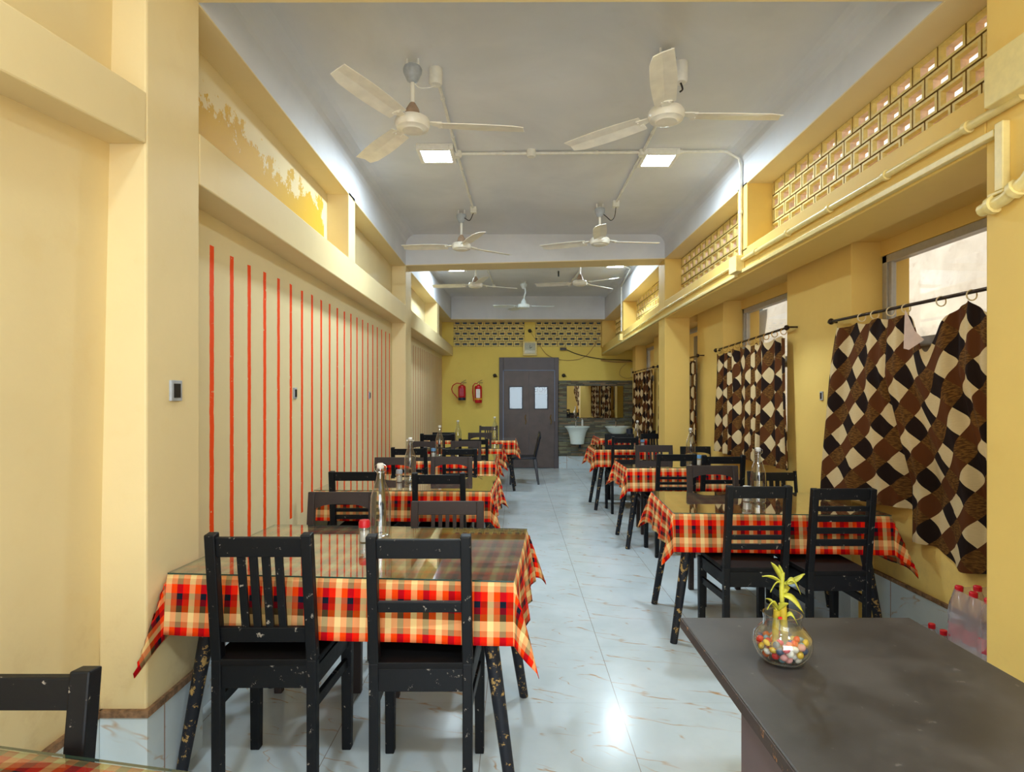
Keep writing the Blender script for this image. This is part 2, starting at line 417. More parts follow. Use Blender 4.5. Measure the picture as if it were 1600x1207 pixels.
# ------------------------------------------------------------------ the room
XL, XR = -1.248, 1.688
YF = 11.3
Y0 = -3.0
struct(MB().box(-1.6, 2.5, Y0-0.1, YF+0.2, -0.12, 0).build('floor', M['floor']))
struct(MB().box(-1.6, 2.05, Y0-0.1, YF+0.2, 3.22, 3.34).build('ceiling', M['white']))

# left outer wall: three stretches
w = MB().hexa([(-1.6,Y0,0),(-1.42,Y0,0),(-1.42,2.2,0),(-1.6,2.2,0),(-1.6,Y0,3.22),(-1.352,Y0,3.22),(-1.352,2.2,3.22),(-1.6,2.2,3.22)])
struct(w.build('wall_left', M['wall']))
w = MB().box(-1.6, -1.41, 2.2, YF, 0, 3.22)
struct(w.build('wall_left', M['wall_stripe']), 'yellow recessed left wall painted with thin red stripes')
def pillar(x0, x1, y0, y1, z1, mat='wall', name='trim_1'):
    return struct(MB().box(x0, x1, y0, y1, 0, z1).build(name, M[mat], bevel=0.008), 'yellow pillar projecting into the dining room')
pillar(-1.41, XL, 2.0, 2.336, 3.22); pillar(-1.41, XL, 6.71, 7.06, 2.87)
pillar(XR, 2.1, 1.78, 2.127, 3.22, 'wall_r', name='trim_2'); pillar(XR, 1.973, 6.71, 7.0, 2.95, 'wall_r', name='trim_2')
# left lower beam
b = MB()
b.box(-1.42, XL, Y0, 1.2, 2.155, 2.33)
b.hexa([(-1.42,1.2,2.155),(XL,1.2,2.155),(XL,2.0,2.244),(-1.42,2.0,2.244),(-1.42,1.2,2.33),(XL,1.2,2.33),(XL,2.0,2.419),(-1.42,2.0,2.419)])
b.hexa([(-1.42,2.336,2.227),(XL,2.336,2.227),(XL,6.71,2.212),(-1.42,6.71,2.212),(-1.42,2.336,2.43),(XL,2.336,2.43),(XL,6.71,2.417),(-1.42,6.71,2.417)])
b.hexa([(-1.42,7.06,2.205),(XL,7.06,2.205),(-1.2,YF,2.15),(-1.42,YF,2.15),(-1.42,7.06,2.41),(XL,7.06,2.41),(-1.2,YF,2.32),(-1.42,YF,2.32)])
struct(b.build('trim_3', M['wall'], bevel=0.006), 'yellow ledge beam along the left wall')
# left posts between upper recesses
b = MB(); b.box(-1.42, XL, 4.423, 4.60, 2.41, 2.92)
struct(b.build('trim_4', M['wall'], bevel=0.005), 'short yellow post dividing the upper recesses')
b = MB(); b.box(-1.42, -1.222, 9.18, 9.42, 2.36, 2.84)
struct(b.build('trim_4', M['wall'], bevel=0.005), 'short yellow post dividing the upper recesses')
# upper white strips with yellow soffit
def strip(x0, x1, ya, yb, za, zb, top, xb0=None, xb1=None, nm='trim_5'):
    xb0 = x0 if xb0 is None else xb0; xb1 = x1 if xb1 is None else xb1
    e = 0.008
    m = MB().hexa([(x0,ya,za+e),(x1,ya,za+e),(xb1,yb,zb+e),(xb0,yb,zb+e),(x0,ya,top),(x1,ya,top),(xb1,yb,top),(xb0,yb,top)])
    m.hexa([(x0,ya,za),(x1,ya,za),(xb1,yb,zb),(xb0,yb,zb),(x0,ya,za+e),(x1,ya,za+e),(xb1,yb,zb+e),(xb0,yb,zb+e)], 1)
    return struct(m.build(nm, [M['white'], M['wall']]), 'white upper wall band over a yellow soffit')
strip(-1.42, XL, Y0, 2.0, 2.93, 2.93, 3.22)
strip(-1.42, XL, 2.336, 6.71, 2.93, 2.86, 3.22); strip(-1.42, XL, 7.06, YF, 2.86, 2.79, 3.22, xb1=-1.19)
strip(XR, 1.95, 2.127, 6.71, 2.944, 2.94, 3.22, nm='trim_6'); strip(XR, 1.95, 7.0, YF, 2.92, 2.79, 3.22, xb0=1.64, nm='trim_6')
strip(XR, 1.95, Y0, 1.78, 2.944, 2.944, 3.22, nm='trim_6')
# cross beams
def xbeam(ya, yb, zl, zr, xl=XL, xr=XR, name='trim_7'):
    e = 0.01
    m = MB().hexa([(xl,ya,zl+e),(xr,ya,zr+e),(xr,yb,zr+e),(xl,yb,zl+e),(xl,ya,3.22),(xr,ya,3.22),(xr,yb,3.22),(xl,yb,3.22)])
    m.hexa([(xl,ya,zl),(xr,ya,zr),(xr,yb,zr),(xl,yb,zl),(xl,ya,zl+e),(xr,ya,zr+e),(xr,yb,zr+e),(xl,yb,zl+e)], 1)
    struct(m.build(name, [M['white'], M['wall']]), 'white cross beam with a yellow underside')
xbeam(2.0, 2.33, 2.94, 2.945); xbeam(6.71, 7.03, 2.862, 2.94); xbeam(10.9, YF+0.05, 2.79, 2.79, -1.19, 1.64)
# coves where the upper bands meet the ceiling
cv = MB(); R_ = 0.13
def cove(x, sgn, ya, yb):
    prev = None
    for i in range(7):
        t = PI/2*i/6
        px, pz = x + sgn*(R_ - R_*math.cos(t)), 3.22 - (R_ - R_*math.sin(t))
        if prev: cv.add([(prev[0],ya,prev[1]),(px,ya,pz),(px,yb,pz),(prev[0],yb,prev[1])], [(0,1,2,3)])
        prev = (px, pz)
for (ya, yb) in ((2.33, 6.71), (7.03, 10.9)):
    cove(XL-0.001, 1, ya, yb); cove(XR+0.001, -1, ya, yb)
struct(cv.build('trim_8', M['white'], smooth=True), 'rounded cove between the ceiling and the white bands')
# dado on the left
d = MB(); e = 0.008
def dado(m, tr, x0, x1, y0, y1, h=0.31):
    m.box(x0, x1, y0, y1, 0, h); tr.box(x0-0.003 if x1 > 0 and abs(x1-x0) < 0.05 else x0, x1+0.004 if x1 <= 0 else x1, y0, y1, h, h+0.022)
tr = MB()
d.box(-1.42, -1.402, Y0, 2.0, 0, 0.31); tr.box(-1.42, -1.394, Y0, 2.0, 0.31, 0.334)
d.box(-1.40, XL+e, 2.0-e, 2.336+e, 0, 0.31); tr.box(-1.40, XL+e+0.006, 2.0-e-0.006, 2.336+e, 0.31, 0.334)
d.box(-1.42, -1.395, 2.34, 6.71, 0, 0.31); tr.box(-1.42, -1.389, 2.34, 6.71, 0.31, 0.334)
d.box(-1.40, XL+e, 6.71-e, 7.06+e, 0, 0.31); tr.box(-1.40, XL+e+0.004, 6.71-e-0.004, 7.06+e, 0.31, 0.334)
d.box(-1.42, -1.395, 7.07, YF, 0, 0.31); tr.box(-1.42, -1.389, 7.07, YF, 0.31, 0.334)
do = struct(d.build('baseboard_left', M['dado']), 'white marble dado tiles along the left wall')
to = tr.build('trim_strip', M['dadotrim'], do); to['label'] = 'rough brown mortar edge on top of the dado'

# right side: beam, niche ceiling, posts, piers, sill walls
b = MB()
b.hexa([(XR,2.127,2.287),(1.964,2.127,2.287),(1.964,6.71,2.268),(XR,6.71,2.268),(XR,2.127,2.492),(1.964,2.127,2.492),(1.964,6.71,2.467),(XR,6.71,2.467)])
b.hexa([(XR,7.0,2.265),(1.964,7.0,2.265),(1.93,YF,2.15),(1.637,YF,2.15),(XR,7.0,2.464),(1.964,7.0,2.464),(1.93,YF,2.32),(1.637,YF,2.32)])
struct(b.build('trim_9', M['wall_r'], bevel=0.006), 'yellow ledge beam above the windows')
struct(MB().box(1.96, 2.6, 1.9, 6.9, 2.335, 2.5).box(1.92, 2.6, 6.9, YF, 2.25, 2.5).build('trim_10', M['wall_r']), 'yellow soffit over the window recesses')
b = MB(); b.box(XR, 1.95, 4.32, 4.506, 2.46, 2.96)
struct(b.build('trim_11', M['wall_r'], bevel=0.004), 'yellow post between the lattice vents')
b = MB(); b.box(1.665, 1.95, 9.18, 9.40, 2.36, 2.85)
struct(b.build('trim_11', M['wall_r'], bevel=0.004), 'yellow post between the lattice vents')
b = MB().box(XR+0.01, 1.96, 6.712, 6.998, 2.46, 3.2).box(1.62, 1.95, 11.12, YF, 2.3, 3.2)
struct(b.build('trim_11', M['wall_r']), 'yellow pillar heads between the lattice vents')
PIERS = [(3.637, 4.50), (5.88, 6.72), (8.05, 8.84), (10.2, 10.45)]
for a_, b_ in PIERS:
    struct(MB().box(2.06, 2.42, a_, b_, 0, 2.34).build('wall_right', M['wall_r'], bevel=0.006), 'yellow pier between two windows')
WINS = [(2.10, 3.637), (4.50, 5.88), (6.72, 8.05), (8.84, 10.2)]
for a_, b_ in WINS:
    zt = 2.34
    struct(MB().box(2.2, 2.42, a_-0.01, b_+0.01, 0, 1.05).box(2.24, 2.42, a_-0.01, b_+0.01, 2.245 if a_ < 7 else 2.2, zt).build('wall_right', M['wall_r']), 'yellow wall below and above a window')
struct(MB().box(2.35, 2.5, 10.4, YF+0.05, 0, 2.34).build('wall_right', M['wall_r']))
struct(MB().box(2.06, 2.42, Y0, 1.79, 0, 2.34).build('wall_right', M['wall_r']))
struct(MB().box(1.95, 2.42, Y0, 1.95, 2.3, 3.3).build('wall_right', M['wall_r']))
d = MB(); tr = MB()
for a_, b_ in PIERS:
    d.box(2.052, 2.1, a_-e, b_+e, 0, 0.31); tr.box(2.048, 2.1, a_-e-0.004, b_+e+0.004, 0.31, 0.33)
for a_, b_ in WINS:
    d.box(2.19, 2.21, a_, b_, 0, 0.31); tr.box(2.184, 2.21, a_, b_, 0.31, 0.33)
d.box(XR-e, 1.98, 6.71-e, 7.0+e, 0, 0.31); tr.box(XR-e-0.004, 1.984, 6.71-e-0.004, 7.0+e, 0.31, 0.33)
d.box(XR-e, 2.05, 1.78, 2.127+e, 0, 0.31); tr.box(XR-e-0.004, 2.05, 1.78, 2.127+e, 0.31, 0.33)
do = struct(d.build('baseboard_right', M['dado']), 'white dado tiles along the window wall')
to = tr.build('trim_strip', M['dadotrim'], do); to['label'] = 'rough brown mortar edge on top of the dado'

# windows
for i, (a_, b_) in enumerate(WINS):
    zt = 2.245 if a_ < 7 else 2.2
    fr = MB(); x0, x1 = 2.25, 2.31; z0 = 1.05
    fr.box(x0, x1, a_, a_+0.045, z0, zt); fr.box(x0, x1, b_-0.045, b_, z0, zt)
    fr.box(x0, x1, a_, b_, zt-0.045, zt); fr.box(x0, x1, a_, b_, z0, z0+0.045)
    fr.box(x0-0.008, x1, a_, b_, 1.665, 1.72); 
    fo = struct(fr.build('window_%d' % (i+1), M['alu'], bevel=0.003), 'aluminium framed window in the right wall')
    sash = MB()
    for (ya, yb) in ((a_+0.045, (a_+b_)/2+0.02), ((a_+b_)/2-0.02, b_-0.045)):
        for (za, zb) in ((z0+0.045, 1.665), (1.72, zt-0.045)):
            if za > 1.6:
                if ya < (a_+b_)/2-0.1: sash.box(2.262, 2.285, a_+0.046, a_+0.072, za, zb)
                else: sash.box(2.262, 2.285, b_-0.072, b_-0.046, za, zb)
                continue
            xo = 0.0 if ya < (a_+b_)/2-0.1 else 0.004
            sash.box(2.262+xo, 2.285+xo, ya+0.001, ya+0.04, za, zb); sash.box(2.262+xo, 2.285+xo, yb-0.04, yb-0.001, za, zb)
            sash.box(2.263+xo, 2.284+xo, ya+0.002, yb-0.002, zb-0.035, zb-0.001)
    sash.build('sash', M['alu'], fo)
    MB().box(2.272, 2.276, a_+0.04, b_-0.04, z0+0.04, 1.67).box(2.272, 2.276, a_+0.04, b_-0.04, 1.71, zt-0.04).build('pane', M['winglass'], fo)

# lattice vents ------------------------------------------------------
def jaali(mapf, L, Hh, bw, bh, t=0.08, hw=0.58, hh=0.48, off0=0.0):
    m = MB(); rows = int(math.ceil(Hh/bh - 1e-6))
    def ring(A, da, B, db, mi=0):
        (a0,a1,b0,b1), (c0,c1,d0,d1) = A, B
        P = [(a0,b0,da),(a1,b0,da),(a1,b1,da),(a0,b1,da),(c0,d0,db),(c1,d0,db),(c1,d1,db),(c0,d1,db)]
        m.add([mapf(*p) for p in P], [(0,1,5,4),(1,2,6,5),(2,3,7,6),(3,0,4,7)], mi)
    for r in range(rows):
        z0 = r*bh; z1 = min(Hh, z0+bh); o = (off0 + (0.5 if r % 2 else 0.0))*bw
        k = -1
        while k*bw + o < L:
            u0, u1 = k*bw+o, (k+1)*bw+o; k += 1
            a0, a1 = max(0, u0), min(L, u1)
            if a1-a0 < 0.004: continue
            cx, cz = (u0+u1)/2, z0+bh/2
            h0, h1, g0, g1 = cx-bw*hw/2, cx+bw*hw/2, cz-bh*hh/2, cz+bh*hh/2
            h0, h1 = max(h0, a0+0.004), min(h1, a1-0.004)
            g = 0.0045
            full = (a0,a1,z0,z1); inn = (a0+g,a1-g,z0+g,z1-g)
            ring(full, 0.012, inn, 0.0, 2)
            if h1-h0 > 0.02 and g1 < z1-0.008:
                o1 = (max(h0-0.009,a0+g),min(h1+0.009,a1-g),g0-0.007,g1+0.007); ho = (h0,h1,g0,g1)
                ring(inn, 0.0, o1, 0.0); ring(o1, 0.0, ho, 0.018); ring(ho, 0.018, ho, t, 1); ring(ho, t, full, t, 1)
            else:
                m.add([mapf(inn[0],inn[2],0), mapf(inn[1],inn[2],0), mapf(inn[1],inn[3],0), mapf(inn[0],inn[3],0)], [(0,1,2,3)])
                m.add([mapf(full[0],full[2],t), mapf(full[1],full[2],t), mapf(full[1],full[3],t), mapf(full[0],full[3],t)], [(0,1,2,3)])
    return m
M['joint'] = flat('grimy_joint', S(150, 116, 50), 0.9, vary=0.2)
M['ventcore'] = flat('bare_pinkish_vent_block', S(232, 208, 190), 0.8, vary=0.12, sc=30)
M['jaali'] = flat('yellow_painted_vent_block', S(226, 204, 128), 0.6, bumpy=0.3, vary=0.06, sc=40)
for (ya, yb, za, zt) in ((2.127, 4.32, 2.452, 2.946), (4.506, 6.71, 2.445, 2.943), (7.0, 9.18, 2.39, 2.93), (9.4, 11.12, 2.33, 2.87)):
    m = jaali(lambda u, z, dd, ya=ya, za=za: (1.87+dd, ya+u, za+z), yb-ya, zt-za, 0.166, 0.0985, t=0.055, hw=0.66, hh=0.52)
    struct(m.build('wall_right', [M['jaali'], M['ventcore'], M['joint']]), 'yellow pierced block vent above the windows')
# end wall
XA, XB = -1.19, 1.64
lo_z = 2.322
struct(MB().box(-1.6, -0.318, YF, YF+0.2, 0, lo_z).box(-0.318, 0.818, YF, YF+0.2, 2.115, lo_z).box(0.818, 2.5, YF, YF+0.2, 0, lo_z)
       .box(-1.6, XA, YF, YF+0.2, lo_z, 3.3).box(XB, 2.5, YF, YF+0.2, lo_z, 3.3).box(XA, XB, YF, YF+0.2, 2.82, 3.3)
       .box(0.165, 0.37, YF-0.02, YF+0.2, lo_z, 2.83).build('wall_back', M['wall_far']), 'yellow end wall with the brown double door')
for (xa, xb) in ((XA, 0.165), (0.37, XB)):
    m = jaali(lambda u, z, dd, xa=xa: (xa+u, YF-0.01+dd, lo_z+z), xb-xa, 0.5, 0.143, 0.1, t=0.1, hw=0.55, hh=0.34)
    struct(m.build('wall_back', [M['jaali'], M['ventcore'], M['joint']]), 'yellow pierced block vent above the door')
# stone cladding, low tiles
struct(MB().box(0.805, 2.349, YF-0.03, YF, 0.235, 1.675).build('wall_back', M['stone']), 'dark stacked stone cladding behind the basins')
struct(MB().box(0.805, 2.349, YF-0.02, YF, 0, 0.235).build('baseboard_back', M['dado']))
struct(MB().box(-1.4, -0.318, YF-0.01, YF, 0, 0.235).build('baseboard_back', M['dado']))
# rear wall behind the camera: wide shop entrance left open
struct(MB().box(-1.6, -1.1, Y0-0.2, Y0, 0, 3.3).box(1.7, 2.5, Y0-0.2, Y0, 0, 3.3).box(-1.1, 1.7, Y0-0.2, Y0, 2.75, 3.3).build('wall_front', M['wall']), 'yellow front wall around the wide open entrance')

# door ---------------------------------------------------------------
fr = MB(); fr.box(-0.318, -0.235, YF-0.03, YF+0.08, 0, 2.115); fr.box(0.735, 0.818, YF-0.03, YF+0.08, 0, 2.115); fr.box(-0.235, 0.735, YF-0.03, YF+0.08, 1.87, 2.115)
dr = struct(fr.build('door_1', M['doorframe'], bevel=0.004), 'dark brown double door frame with a solid top panel')
bt = MB(); bt.box(-0.245, -0.232, YF-0.036, YF-0.02, 0, 1.875); bt.box(0.732, 0.745, YF-0.036, YF-0.02, 0.9, 1.875); bt.box(-0.245, 0.745, YF-0.036, YF-0.02, 1.862, 1.875)
bt.build('trim', M['bluetrim'], dr)
for (xa, xb, ga, gb, hx) in ((-0.235, 0.249, -0.122, 0.122, 0.185), (0.251, 0.735, 0.36, 0.605, 0.668)):
    z0, z1 = 1.135, 1.555
    lf = MB().box(xa, ga, YF-0.012, YF+0.03, 0.01, 1.865).box(gb, xb, YF-0.012, YF+0.03, 0.01, 1.865).box(ga, gb, YF-0.012, YF+0.03, 0.01, z0).box(ga, gb, YF-0.012, YF+0.03, z1, 1.865)
    lo = lf.build('door_leaf', M['doorbrown'], dr)
    MB().box(ga, gb, YF+0.005, YF+0.01, z0, z1).build('glass_pane', M['doorglass'], lo)
    MB().box(ga-0.012, ga+0.006, YF-0.018, YF-0.008, z0-0.012, z1+0.012).box(gb-0.006, gb+0.012, YF-0.018, YF-0.008, z0-0.012, z1+0.012).box(ga, gb, YF-0.018, YF-0.008, z1-0.006, z1+0.012).box(ga, gb, YF-0.018, YF-0.008, z0-0.012, z0+0.006).build('pane_frame', M['navy'], lo)
    hp = [(hx, YF-0.012, 1.02), (hx, YF-0.04, 1.01), (hx-0.012, YF-0.045, 0.97), (hx+0.012, YF-0.045, 0.90), (hx, YF-0.04, 0.85), (hx, YF-0.012, 0.84)]
    MB().tube(hp, 0.009, 8).build('door_handle', M['brass'], lo, smooth=True)
# outside behind the door: board with reversed letters seen from its back, pale yard wall
ob = MB().box(0.30, 0.95, 12.6, 12.62, 1.42, 1.62).build('shop_sign', M['signboard'])
tag(ob, 'white board with reversed INCE letters seen through the right door pane', 'sign')
cu = bpy.data.curves.new('lettering', 'FONT'); cu.body = 'INCE'; cu.size = 0.15; cu.extrude = 0.002; cu.align_x = 'CENTER'; cu.offset = 0.004
lt = bpy.data.objects.new('lettering', cu); C.objects.link(lt); cu.materials.append(M['black_ink']); lt.parent = ob
bpy.context.view_layer.update()
_me = bpy.data.meshes.new_from_object(lt.evaluated_get(bpy.context.evaluated_depsgraph_get())); bpy.data.objects.remove(lt)
lt = bpy.data.objects.new('lettering', _me); C.objects.link(lt); lt.parent = ob
lt.location = (0.575, 12.595, 1.47); lt.rotation_euler = (PI/2, 0, 0); lt.scale = (-1, 1, 1)

# ------------------------------------------------------------------ outside world
struct(MB().box(-30, 40, -30, 50, -0.3, -0.2).build('ground', M['ground']))
struct(MB().box(4.9, 5.3, -2, 16, -0.2, 8.0).build('exterior_building', M['ext']), 'pale plastered building outside the windows')
struct(MB().box(-5, 4.9, 15.0, 15.3, -0.2, 6.5).build('exterior_wall', M['extblue']), 'grey-blue wall across the yard outside the end door')
struct(MB().box(-5, 4.8, 11.5, 15.0, 3.05, 3.2).box(-5, -4.8, 11.5, 15.0, -0.2, 3.1).build('exterior_shade_slab', M['extblue']), 'added shading slab outside the end door')  # slab and side wall added to keep the yard behind the vents dark

# ------------------------------------------------------------------ ceiling fittings
def fan_root(name, mats, label, cat='fan'):
    t = thing(name, label, cat)
    return t
def make_fan(label, cx, cy, zh, az, ztop=3.22, R=0.6, body='fan', neck='fanbrown', canopy='grey', bent=False, group='ceiling fans'):
    t = thing('ceiling_fan', label, 'ceiling fan', (cx, cy, zh), 0, group)
    k = R/0.6
    m = MB().lathe([(0.0,-0.035),(0.055,-0.034),(0.06,-0.028),(0.086,-0.022),(0.094,-0.005),(0.094,0.018),(0.085,0.032),(0.04,0.04),(0.0,0.04)], 28, cap=False)
    m.build('motor_housing', M[body], t, smooth=True)
    MB().lathe([(0.045,0.038),(0.043,0.05),(0.034,0.085),(0.018,0.112),(0.014,0.118)], 20).build('lower_cover', M[neck], t, smooth=True)
    top = ztop - zh
    if bent: MB().tube([(0,0,0.1),(0.01,0,0.16),(0.03,0,0.22),(0.02,0,0.3),(0.01,0,top-0.02)], 0.011, 10).build('downrod', M[body], t, smooth=True)
    else: MB().tube([(0,0,0.1),(0,0,top-0.03)], 0.011, 10).build('downrod', M[body], t, smooth=True)
    MB().lathe([(0.014,top-0.13),(0.03,top-0.12),(0.05,top-0.075),(0.052,top-0.06),(0.045,top-0.045),(0.02,top-0.04)], 18).build('canopy', M[canopy], t, smooth=True)
    MB().tube([(-0.03,0,top),(-0.03,0,top-0.03),(-0.012,0,top-0.06)], 0.006, 8).tube([(0.03,0,top),(0.03,0,top-0.03),(0.012,0,top-0.06)], 0.006, 8).build('ceiling_hook', M['whiteplastic'], t, smooth=True)
    for a in az:
        m = MB(); pitch = math.radians(11); n = 8
        xs = [0.135+(R-0.135)*i/(n-1) for i in range(n)]
        vs = []; 
        for i, x in enumerate(xs):
            w0 = 0.052+0.010*math.sin(PI*i/(n-1)); w1 = w0
            if i == n-1: w0 -= 0.014
            for (s, ww) in ((-1, w0), (0, 0), (1, w1)):
                yy = s*ww; zz = -0.006*(i/(n-1)) + yy*math.tan(pitch) + (0.006 if s == 0 else 0)
                vs.append((x + (0.012 if s == 1 and i == n-1 else 0), yy, zz))
        fs = []
        for i in range(n-1):
            for s in range(2): q = i*3+s; fs.append((q, q+3, q+4, q+1))
        m.add(vs, fs)
        bo = m.build('blade', M[body], t, smooth=False)
        sd = bo.modifiers.new('t', 'SOLIDIFY'); sd.thickness = 0.004; sd.offset = 0
        bo.rotation_euler = (0,0,math.radians(a))
        bk = MB().bar((0.085,0,0.012),(0.16,0,0.002),0.03,0.006,w2=0.07).lathe([(0.005,-0.006),(0.005,0.0)],8,c=(0.155,0.018,0)).lathe([(0.005,-0.006),(0.005,0.0)],8,c=(0.155,-0.018,0))
        bk.build('blade_bracket', M[body], bo)
    return t
make_fan('cream three-blade ceiling fan nearest on the left, beside a square light', -0.56, 3.21, 2.862, (4, 129, 246))
make_fan('cream ceiling fan nearest on the right, one blade pointing at the viewer', 0.79, 3.11, 2.862, (0, 141, 254))
make_fan('cream ceiling fan before the white cross beam on the left side', -0.536, 5.83, 2.856, (33, 180, 292), R=0.57)
make_fan('cream ceiling fan before the white cross beam on the right side', 0.80, 5.64, 2.856, (2, 160, 262), R=0.57)
make_fan('brown-necked ceiling fan in the end bay, left one beyond the beam', -0.537, 7.9, 2.86, (20, 176, 285), R=0.58)
make_fan('brown-necked ceiling fan in the end bay, right one beyond the beam', 0.84, 7.75, 2.86, (-40, 38, 170), R=0.58)
make_fan('small bluish white ceiling fan with a bent rod, farthest near the end wall', 0.125, 9.45, 2.815, (-4, 118, 182), R=0.48, body='fanwhite', neck='fanwhite', canopy='fanwhite', bent=True)

# LED panels
def led(cx, cy, label, zc=3.22, s=0.27):
    t = thing('ceiling_light', label, 'ceiling light', (cx, cy, zc), 0, 'square LED ceiling lights')
    h = s/2
    MB().box(-h,h,-h,h,-0.012,-0.0).box(-h,-h+0.03,-h,h,-0.045,-0.012).box(h-0.03,h,-h,h,-0.045,-0.012).box(-h+0.03,h-0.03,-h,-h+0.03,-0.045,-0.012).box(-h+0.03,h-0.03,h-0.03,h,-0.045,-0.012).build('frame', M['whiteplastic'], t, bevel=0.004)
    MB().box(-h+0.03,h-0.03,-h+0.03,h-0.03,-0.043,-0.036).build('diffuser', M['led'], t)
led(-0.59, 4.42, 'square white ceiling light, lit, between the two left ceiling fans')
led(1.08, 4.50, 'square white ceiling light, lit, between the two right ceiling fans')
led(-0.85, 8.4, 'square ceiling light in the end bay on the left')
led(1.38, 8.15, 'square ceiling light in the end bay on the right')
led(-0.59, -0.4, 'added unseen ceiling light over the entrance bay on the left')  # this pair is unseen behind the camera, added to light the near bay
led(1.08, -0.4, 'added unseen ceiling light over the entrance bay on the right')

def conduit(pts, r, label, mat='wconduit', clips=0.5, name='conduit', clip_dir=(0,0,1)):
    o = MB().tube(pts, r, 10).build(name, M[mat], smooth=True)
    tag(o, label, 'conduit')
    cm = []
    for a, b in zip(pts[:-1], pts[1:]):
        a = Vector(a); b = Vector(b); L = (b-a).length
        if L < clips: continue
        k = int(L/clips)
        for i in range(k):
            q = a + (b-a)*((i+0.5)/k); dd = (b-a).normalized()
            MB().tube([q-dd*0.010, q+dd*0.010], r*1.45, 10).build('clip', M[mat], o, smooth=True)
    return o
zc = 3.205
conduit([(-0.448,3.34,zc),(-0.44,4.42,zc),(-0.415,5.70,zc)], 0.010, 'white ceiling conduit running from the near left fan to the far left fan')
conduit([(-0.44,4.43,zc-0.004),(0.95,4.40,zc-0.004),(1.5,4.38,zc-0.004),(1.56,4.38,zc-0.006),(1.60,4.38,zc-0.03),(1.655,4.39,3.15),(1.672,4.40,3.09),(1.672,4.41,2.42)], 0.011, 'white conduit crossing the ceiling and running down the right post')
conduit([(0.94,3.75,zc),(0.945,4.42,zc),(0.94,5.52,zc)], 0.010, 'white ceiling conduit between the two right fans')
conduit([(-0.35,8.25,zc),(1.45,8.2,zc),(1.60,8.3,zc-0.03),(1.655,9.28,3.10),(1.66,9.3,2.4)], 0.010, 'white conduit crossing the end bay ceiling and down its right post')
conduit([(-0.42,8.3,zc),(-0.36,9.7,zc)], 0.009, 'thin conduit in the end bay on the left side of the ceiling')
conduit([(0.93,8.3,zc),(0.88,9.6,zc)], 0.009, 'thin conduit in the end bay on the right side of the ceiling')
def boxy(name, label, c, s, mat='wconduit', cat='junction box', bevel=0.004, rnd=False):
    if rnd: m = MB().lathe([(s[0]/2*0.8,-s[2]/2),(s[0]/2,-s[2]/2+0.01),(s[0]/2,s[2]/2)], 18)
    else: m = MB().box(-s[0]/2,s[0]/2,-s[1]/2,s[1]/2,-s[2]/2,s[2]/2)
    o = m.build(name, M[mat], smooth=rnd, bevel=0 if rnd else bevel, loc=c)
    return tag(o, label, cat)
boxy('junction_box', 'round white box at the start of the left ceiling conduit', (-0.448,3.31,3.175), (0.075,0.075,0.09), rnd=True)
boxy('junction_box', 'small white box in the middle of the ceiling cross conduit', (0.115,4.41,3.195), (0.07,0.07,0.05), rnd=True)
boxy('junction_box', 'small white junction box left of the crossing ceiling conduits', (-0.44,4.43,3.197), (0.07,0.07,0.045), rnd=True)
boxy('junction_box', 'small white junction box by the right ceiling light', (0.945,4.41,3.197), (0.07,0.07,0.045), rnd=True)
boxy('junction_box', 'white square box beside the far left fan hook', (-0.41,5.74,3.19), (0.06,0.06,0.06))
boxy('junction_box', 'white square box beside the far right fan hook', (0.94,5.56,3.19), (0.06,0.06,0.06))
boxy('junction_box', 'small box ending the left conduit in the end bay', (-0.36,9.74,3.195), (0.05,0.05,0.05))
boxy('junction_box', 'small box ending the right conduit in the end bay', (0.88,9.64,3.195), (0.05,0.05,0.05))
boxy('ceiling_rose', 'white round lamp holder beside the near right fan', (0.905,3.25,3.165), (0.075,0.075,0.11), 'whiteplastic', 'ceiling rose', rnd=True)
def cable(pts, r, label, mat='wire', sm=8):
    # catmull-rom through the points
    P = [Vector(p) for p in pts]; P = [P[0]*2-P[1]] + P + [P[-1]*2-P[-2]]; out = []
    for i in range(1, len(P)-2):
        for k in range(sm):
            t = k/sm; a, b, c, d = P[i-1], P[i], P[i+1], P[i+2]
            out.append(0.5*((2*b)+(c-a)*t+(2*a-5*b+4*c-d)*t*t+(3*b-3*c+d-a)*t**3))
    out.append(P[-2])
    return tag(MB().tube(out, r, 6).build('cable', M[mat], smooth=True), label, 'cable')
cable([(-0.41,5.74,3.165),(-0.45,5.77,3.10),(-0.50,5.80,3.13),(-0.545,5.83,3.15)], 0.004, 'black wires hanging between box and far left fan')
cable([(0.94,5.56,3.165),(0.93,5.58,3.08),(0.90,5.60,3.05),(0.86,5.62,3.09),(0.80,5.64,3.15)], 0.004, 'black wires hanging between box and far right fan')
cable([(-0.56,3.21,3.10),(-0.53,3.24,3.08),(-0.48,3.28,3.10),(-0.45,3.31,3.13)], 0.003, 'thin white wire from the near left fan to its round box', 'whiteplastic')
cable([(0.905,3.25,3.11),(0.915,3.25,3.075),(0.90,3.25,3.06)], 0.005, 'short black wire ends below the near right lamp holder')
cable([(0.62,8.6,3.2),(0.62,8.6,3.12)], 0.012, 'short black wire hanging from the end bay ceiling')

